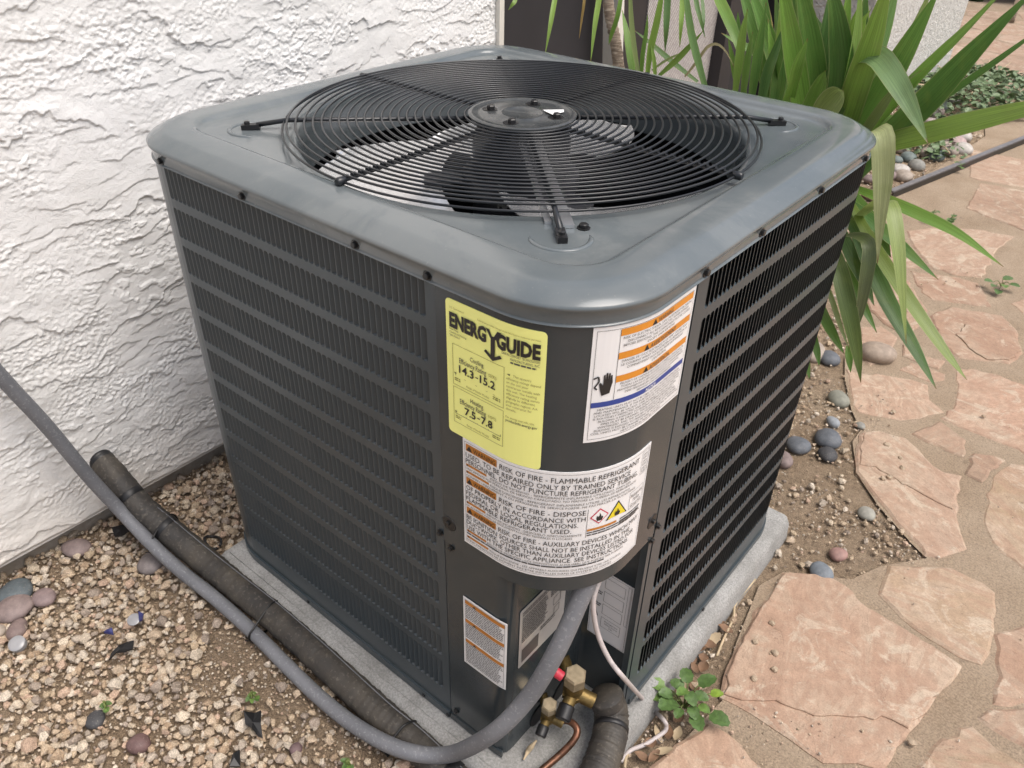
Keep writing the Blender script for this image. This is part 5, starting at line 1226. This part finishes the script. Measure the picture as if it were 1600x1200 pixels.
# tuft of shoots behind the back edge
y3 = thing('yucca_shoot', (-.62, 1.28, 0), 'clump of young yucca shoots behind the unit back right edge', 'yucca')
for spec, w, c in (
    ([(1000, 130, 1.2), (990, 70, 1.2), (985, 10, 1.2), (986, -60, 1.2)], .014, PALE[0]), ([(968, 95, 1.2), (990, 130, 1.2), (982, 70, 1.22), (972, 15, 1.24)][1:], .022, GREEN[0]),
    ([(1010, 130, 1.2), (1016, 80, 1.2), (1025, 40, 1.2), (1033, -5, 1.2), (1036, -50, 1.2)], .017, GREEN[2]), ([(1002, 130, 1.22), (1004, 90, 1.22), (1010, 50, 1.22), (1012, 22, 1.22)], .012, GREEN[0]),
    ([(1046, -60, 1.3), (1043, 0, 1.28), (1041, 45, 1.26), (1039, 82, 1.26)], .017, GREEN[3]), ([(1066, -60, 1.3), (1066, 0, 1.28), (1064, 40, 1.26), (1062, 74, 1.26)], .013, GREEN[2]),
    ([(1080, -40, 1.3), (1087, 0, 1.28), (1094, 30, 1.26), (1102, 60, 1.26)], .012, GREEN[3]), ([(1106, 150, 1.2), (1092, 100, 1.2), (1080, 50, 1.2), (1072, -10, 1.2), (1070, -50, 1.2)], .018, GREEN[4]),
    ([(1095, -20, 1.4), (1098, 10, 1.38), (1099, 35, 1.36), (1098, 50, 1.36)], .010, GREEN[3]),
    ([(1090, 128, 1.3), (1060, 105, 1.3), (1035, 84, 1.3), (1012, 64, 1.3), (992, 48, 1.3)], .016, GREEN[3]), ([(1030, 118, 1.22), (1055, 96, 1.22), (1078, 72, 1.22), (1099, 48, 1.22)], .015, GREEN[2]),
    ([(1018, 110, 1.24), (1045, 92, 1.24), (1078, 78, 1.24)], .007, PALE[0]), ([(1024, 130, 1.2), (1022, 95, 1.2), (1016, 60, 1.2)], .010, GREEN[2]),
    ([(1070, 120, 1.22), (1080, 108, 1.22), (1092, 92, 1.22), (1105, 74, 1.22), (1120, 69, 1.22), (1134, 80, 1.22), (1147, 104, 1.22)], .008, (.45, .38, .20)),
    ([(1105, -40, 1.3), (1124, 0, 1.26), (1140, 35, 1.22), (1153, 70, 1.2), (1160, 110, 1.2)], .026, GREEN[0]),
    ([(1148, 150, 1.16), (1155, 95, 1.16), (1161, 50, 1.16), (1168, 14, 1.16)], .020, GREEN[2]), ([(1160, 160, 1.16), (1165, 120, 1.16), (1171, 80, 1.16), (1176, 50, 1.16)], .018, GREEN[0]),
    ([(1172, 170, 1.17), (1180, 110, 1.17), (1188, 60, 1.17), (1197, 4, 1.17)], .022, GREEN[1]), ([(1185, 180, 1.16), (1198, 120, 1.16), (1212, 80, 1.16), (1228, 34, 1.16)], .024, GREEN[3]),
    ([(1152, 140, 1.24), (1146, 100, 1.24), (1138, 60, 1.24)], .014, GREEN[0]), ([(1165, 150, 1.28), (1160, 90, 1.28), (1154, 40, 1.28), (1153, 18, 1.28)], .013, GREEN[1]),
    ([(1195, 180, 1.26), (1200, 100, 1.26), (1195, 20, 1.26), (1185, -50, 1.26)], .028, GREEN[1]), ([(1205, 190, 1.2), (1210, 140, 1.2), (1206, 90, 1.2), (1200, 30, 1.2)], .024, GREEN[0])):
    leaf(y3, spec, w, c)

# broad leaved weed at the pad corner
def oval(par, c, L_, W_, ang, tilt, col_, serr=True, mat='weed_leaf', name='leaf'):
    n = 9; vs = [(0, 0, 0)]; out = []
    for i in range(n * 2):
        t_ = i / (n * 2) * 2 * math.pi; x = L_ * .5 * math.cos(t_) + L_ * .5; y = W_ * .5 * math.sin(t_) * (1 - .18 * math.cos(t_)); k = 1 + (.07 if i % 2 else -.05) * (1 if serr else 0)
        out.append((L_ * .5 + (x - L_ * .5) * k, y * k, -.25 * (x - L_ * .5) ** 2 / L_ + abs(y) * .22))
    m = MB(); m.add([(L_ * .5, 0, .0)] + out, [(0, 1 + i, 1 + (i + 1) % (2 * n)) for i in range(2 * n)])
    me = m.mesh(name, mat, True); o = link(name, me); o.location = c; o.rotation_euler = (random.uniform(-.2, .2), tilt, ang); adopt(o, par); o.color = (*col_, 1); return o
def weed(loc, lab, leaves, name='weed', stem_h=.03):
    w = thing(name, loc, lab, 'weed'); base = Vector(loc)
    for (u, v, z, size, col_) in leaves:
        tip = gp(u, v, z); a = math.atan2((tip - base).y, (tip - base).x); m = MB(); a0 = tip - Vector((math.cos(a), math.sin(a), 0)) * size * .5
        m.tube(spline([base, base.lerp(a0, .5) + Vector((0, 0, .012)), a0], 8), .0011, 5); m.build('stem', 'weed_leaf', w, smooth=True).color = (.14, .18, .05, 1)
        oval(w, a0, size, size * .78, a, random.uniform(-.25, .1), col_)
    return w
G1, G2 = (.075, .135, .035), (.11, .19, .04)
wl = [(1026, 1070, .05, .030, G2), (1040, 1085, .05, .026, G1), (1072, 1055, .06, .030, G1), (1058, 1069, .055, .026, G1), (1105, 1066, .06, .034, G1), (1043, 1103, .045, .040, G1), (1080, 1091, .05, .028, G1), (1096, 1088, .05, .026, G1), (1120, 1085, .05, .022, (.20, .30, .04)), (1100, 1108, .04, .022, G2), (1084, 1113, .04, .026, G1), (1089, 1130, .035, .032, G1), (1124, 1125, .03, .036, G1), (1060, 1114, .04, .022, G1), (1030, 1090, .045, .024, G2), (1066, 1082, .06, .024, G2), (1014, 1062, .05, .022, G2)]
c = gp(1068, 1108, 0); weed((c.x, c.y, 0), 'green round leaved weed at the pad corner beside flagstone', wl)
c = gp(1562, 452, .0); weed((c.x, c.y, .01), 'small green sprout between flagstones at the right edge', [(1545, 440, .03, .034, G1), (1575, 436, .04, .034, G1), (1585, 446, .03, .034, G1), (1560, 455, .02, .034, G1), (1570, 447, .035, .03, G2), (1553, 447, .03, .03, G1)])
for (u, v, lab) in ((395, 1090, 'tiny green seedling in gravel beside the grey conduit'), (545, 1194, 'tiny seedling in gravel at the bottom picture edge'), (165, 1105, 'tiny pale seedling beside the dark upright pebble')):
    c = gp(u, v, .012); weed((c.x, c.y, .012), lab, [(u + random.uniform(-9, 9), v + random.uniform(-7, 7), .022, .010, random.choice([G1, G2])) for _ in range(7)], 'seedling')
for (u, v, lab) in ((1458, 335, 'left of two tiny seedlings on the flagstones below the edging'), (1488, 342, 'right of two tiny seedlings on the flagstones below the edging'), (1500, 258, 'loose sprig at the edge of the far stone bed')):
    c = gp(u, v, .012); weed((c.x, c.y, .012), lab, [(u + random.uniform(-8, 8), v + random.uniform(-6, 4), .03, .028, random.choice([G1, G2])) for _ in range(7)], 'seedling')
# low spreading shrub by the far wall: leaves and stems
def bushy(name, lab, cat, centre, rad, n, size, cols, mat, stems=10):
    w = thing(name, centre, lab, cat); V = []; F = []; C_ = Vector(centre)
    m = MB()
    for i in range(stems):
        a = random.uniform(0, 6.28); r_ = random.random(); e_ = C_ + Vector((math.cos(a) * rad[0] * r_, math.sin(a) * rad[1] * r_, rad[2] * random.uniform(.4, 1)))
        m.tube(spline([C_, C_.lerp(e_, .5) + Vector((0, 0, .03)), e_], 6), .003, 5)
    m.build('stem', 'straw', w)
    mb = MB()
    for i in range(n):
        a = random.uniform(0, 6.28); r_ = math.sqrt(random.random()) * (1 + .12 * math.sin(3 * a + 1)); h = math.sqrt(max(0, 1 - min(1, r_ * r_))) * rad[2] * random.uniform(.35, 1.05)
        c = C_ + Vector((math.cos(a) * rad[0] * r_, math.sin(a) * rad[1] * r_, h + .01)); q = Matrix.Rotation(random.uniform(0, 6.28), 3, 'Z') @ Matrix.Rotation(random.uniform(-.8, .8), 3, 'X') @ Matrix.Rotation(random.uniform(-.6, .6), 3, 'Y'); s_ = size * random.uniform(.6, 1.3)
        mb.add([c + q @ Vector(p) * s_ for p in ((-.5, 0, 0), (-.15, .38, .08), (.35, .3, .05), (.55, 0, -.05), (.35, -.3, .05), (-.15, -.38, .08))], [(0, 1, 2, 3), (0, 3, 4, 5)])
    o = mb.build('foliage', mat, w); o.color = (*cols, 1); return w
c = gp(1508, 165, 0)
bushy('ground_shrub', 'low spreading grey green shrub beside the far stucco wall', 'shrub', (c.x + .0, c.y + .1, 0), (.36, .62, .16), 1700, .035, (.13, .19, .09), 'weed_leaf', 30)
c = gp(1455, 236, 0); bushy('ground_shrub', 'small green patch creeping over the near river stones', 'shrub', (c.x, c.y, 0), (.14, .22, .06), 160, .03, (.11, .17, .07), 'weed_leaf', 8)
# background hedge and white pole
for x, y, lab in ((-1.6, 9.2, 'left part of the dark hedge at the patio far edge'), (-.2, 9.4, 'right part of the dark hedge at the patio far edge')):
    bushy('hedge', lab, 'hedge', (x, y, 0), (1.1, .5, 1.2), 2200, .11, (.03, .055, .018), 'weed_leaf', 24)
pole = thing('white_pole', gp(1578, 36, 0)[:], 'thin white pole standing on the far patio by the hedge', 'pole'); c = gp(1578, 36, 0)
m = MB(); m.tube([c + Vector((0, 0, .0)), c + Vector((0, 0, .10))], .030, 12); m.build('pole_foot', 'bark', pole, smooth=True)
m = MB(); m.tube([c + Vector((0, 0, .09)), c + Vector((0, 0, 2.2))], .020, 12); m.build('pole_shaft', 'white_trim', pole, smooth=True)
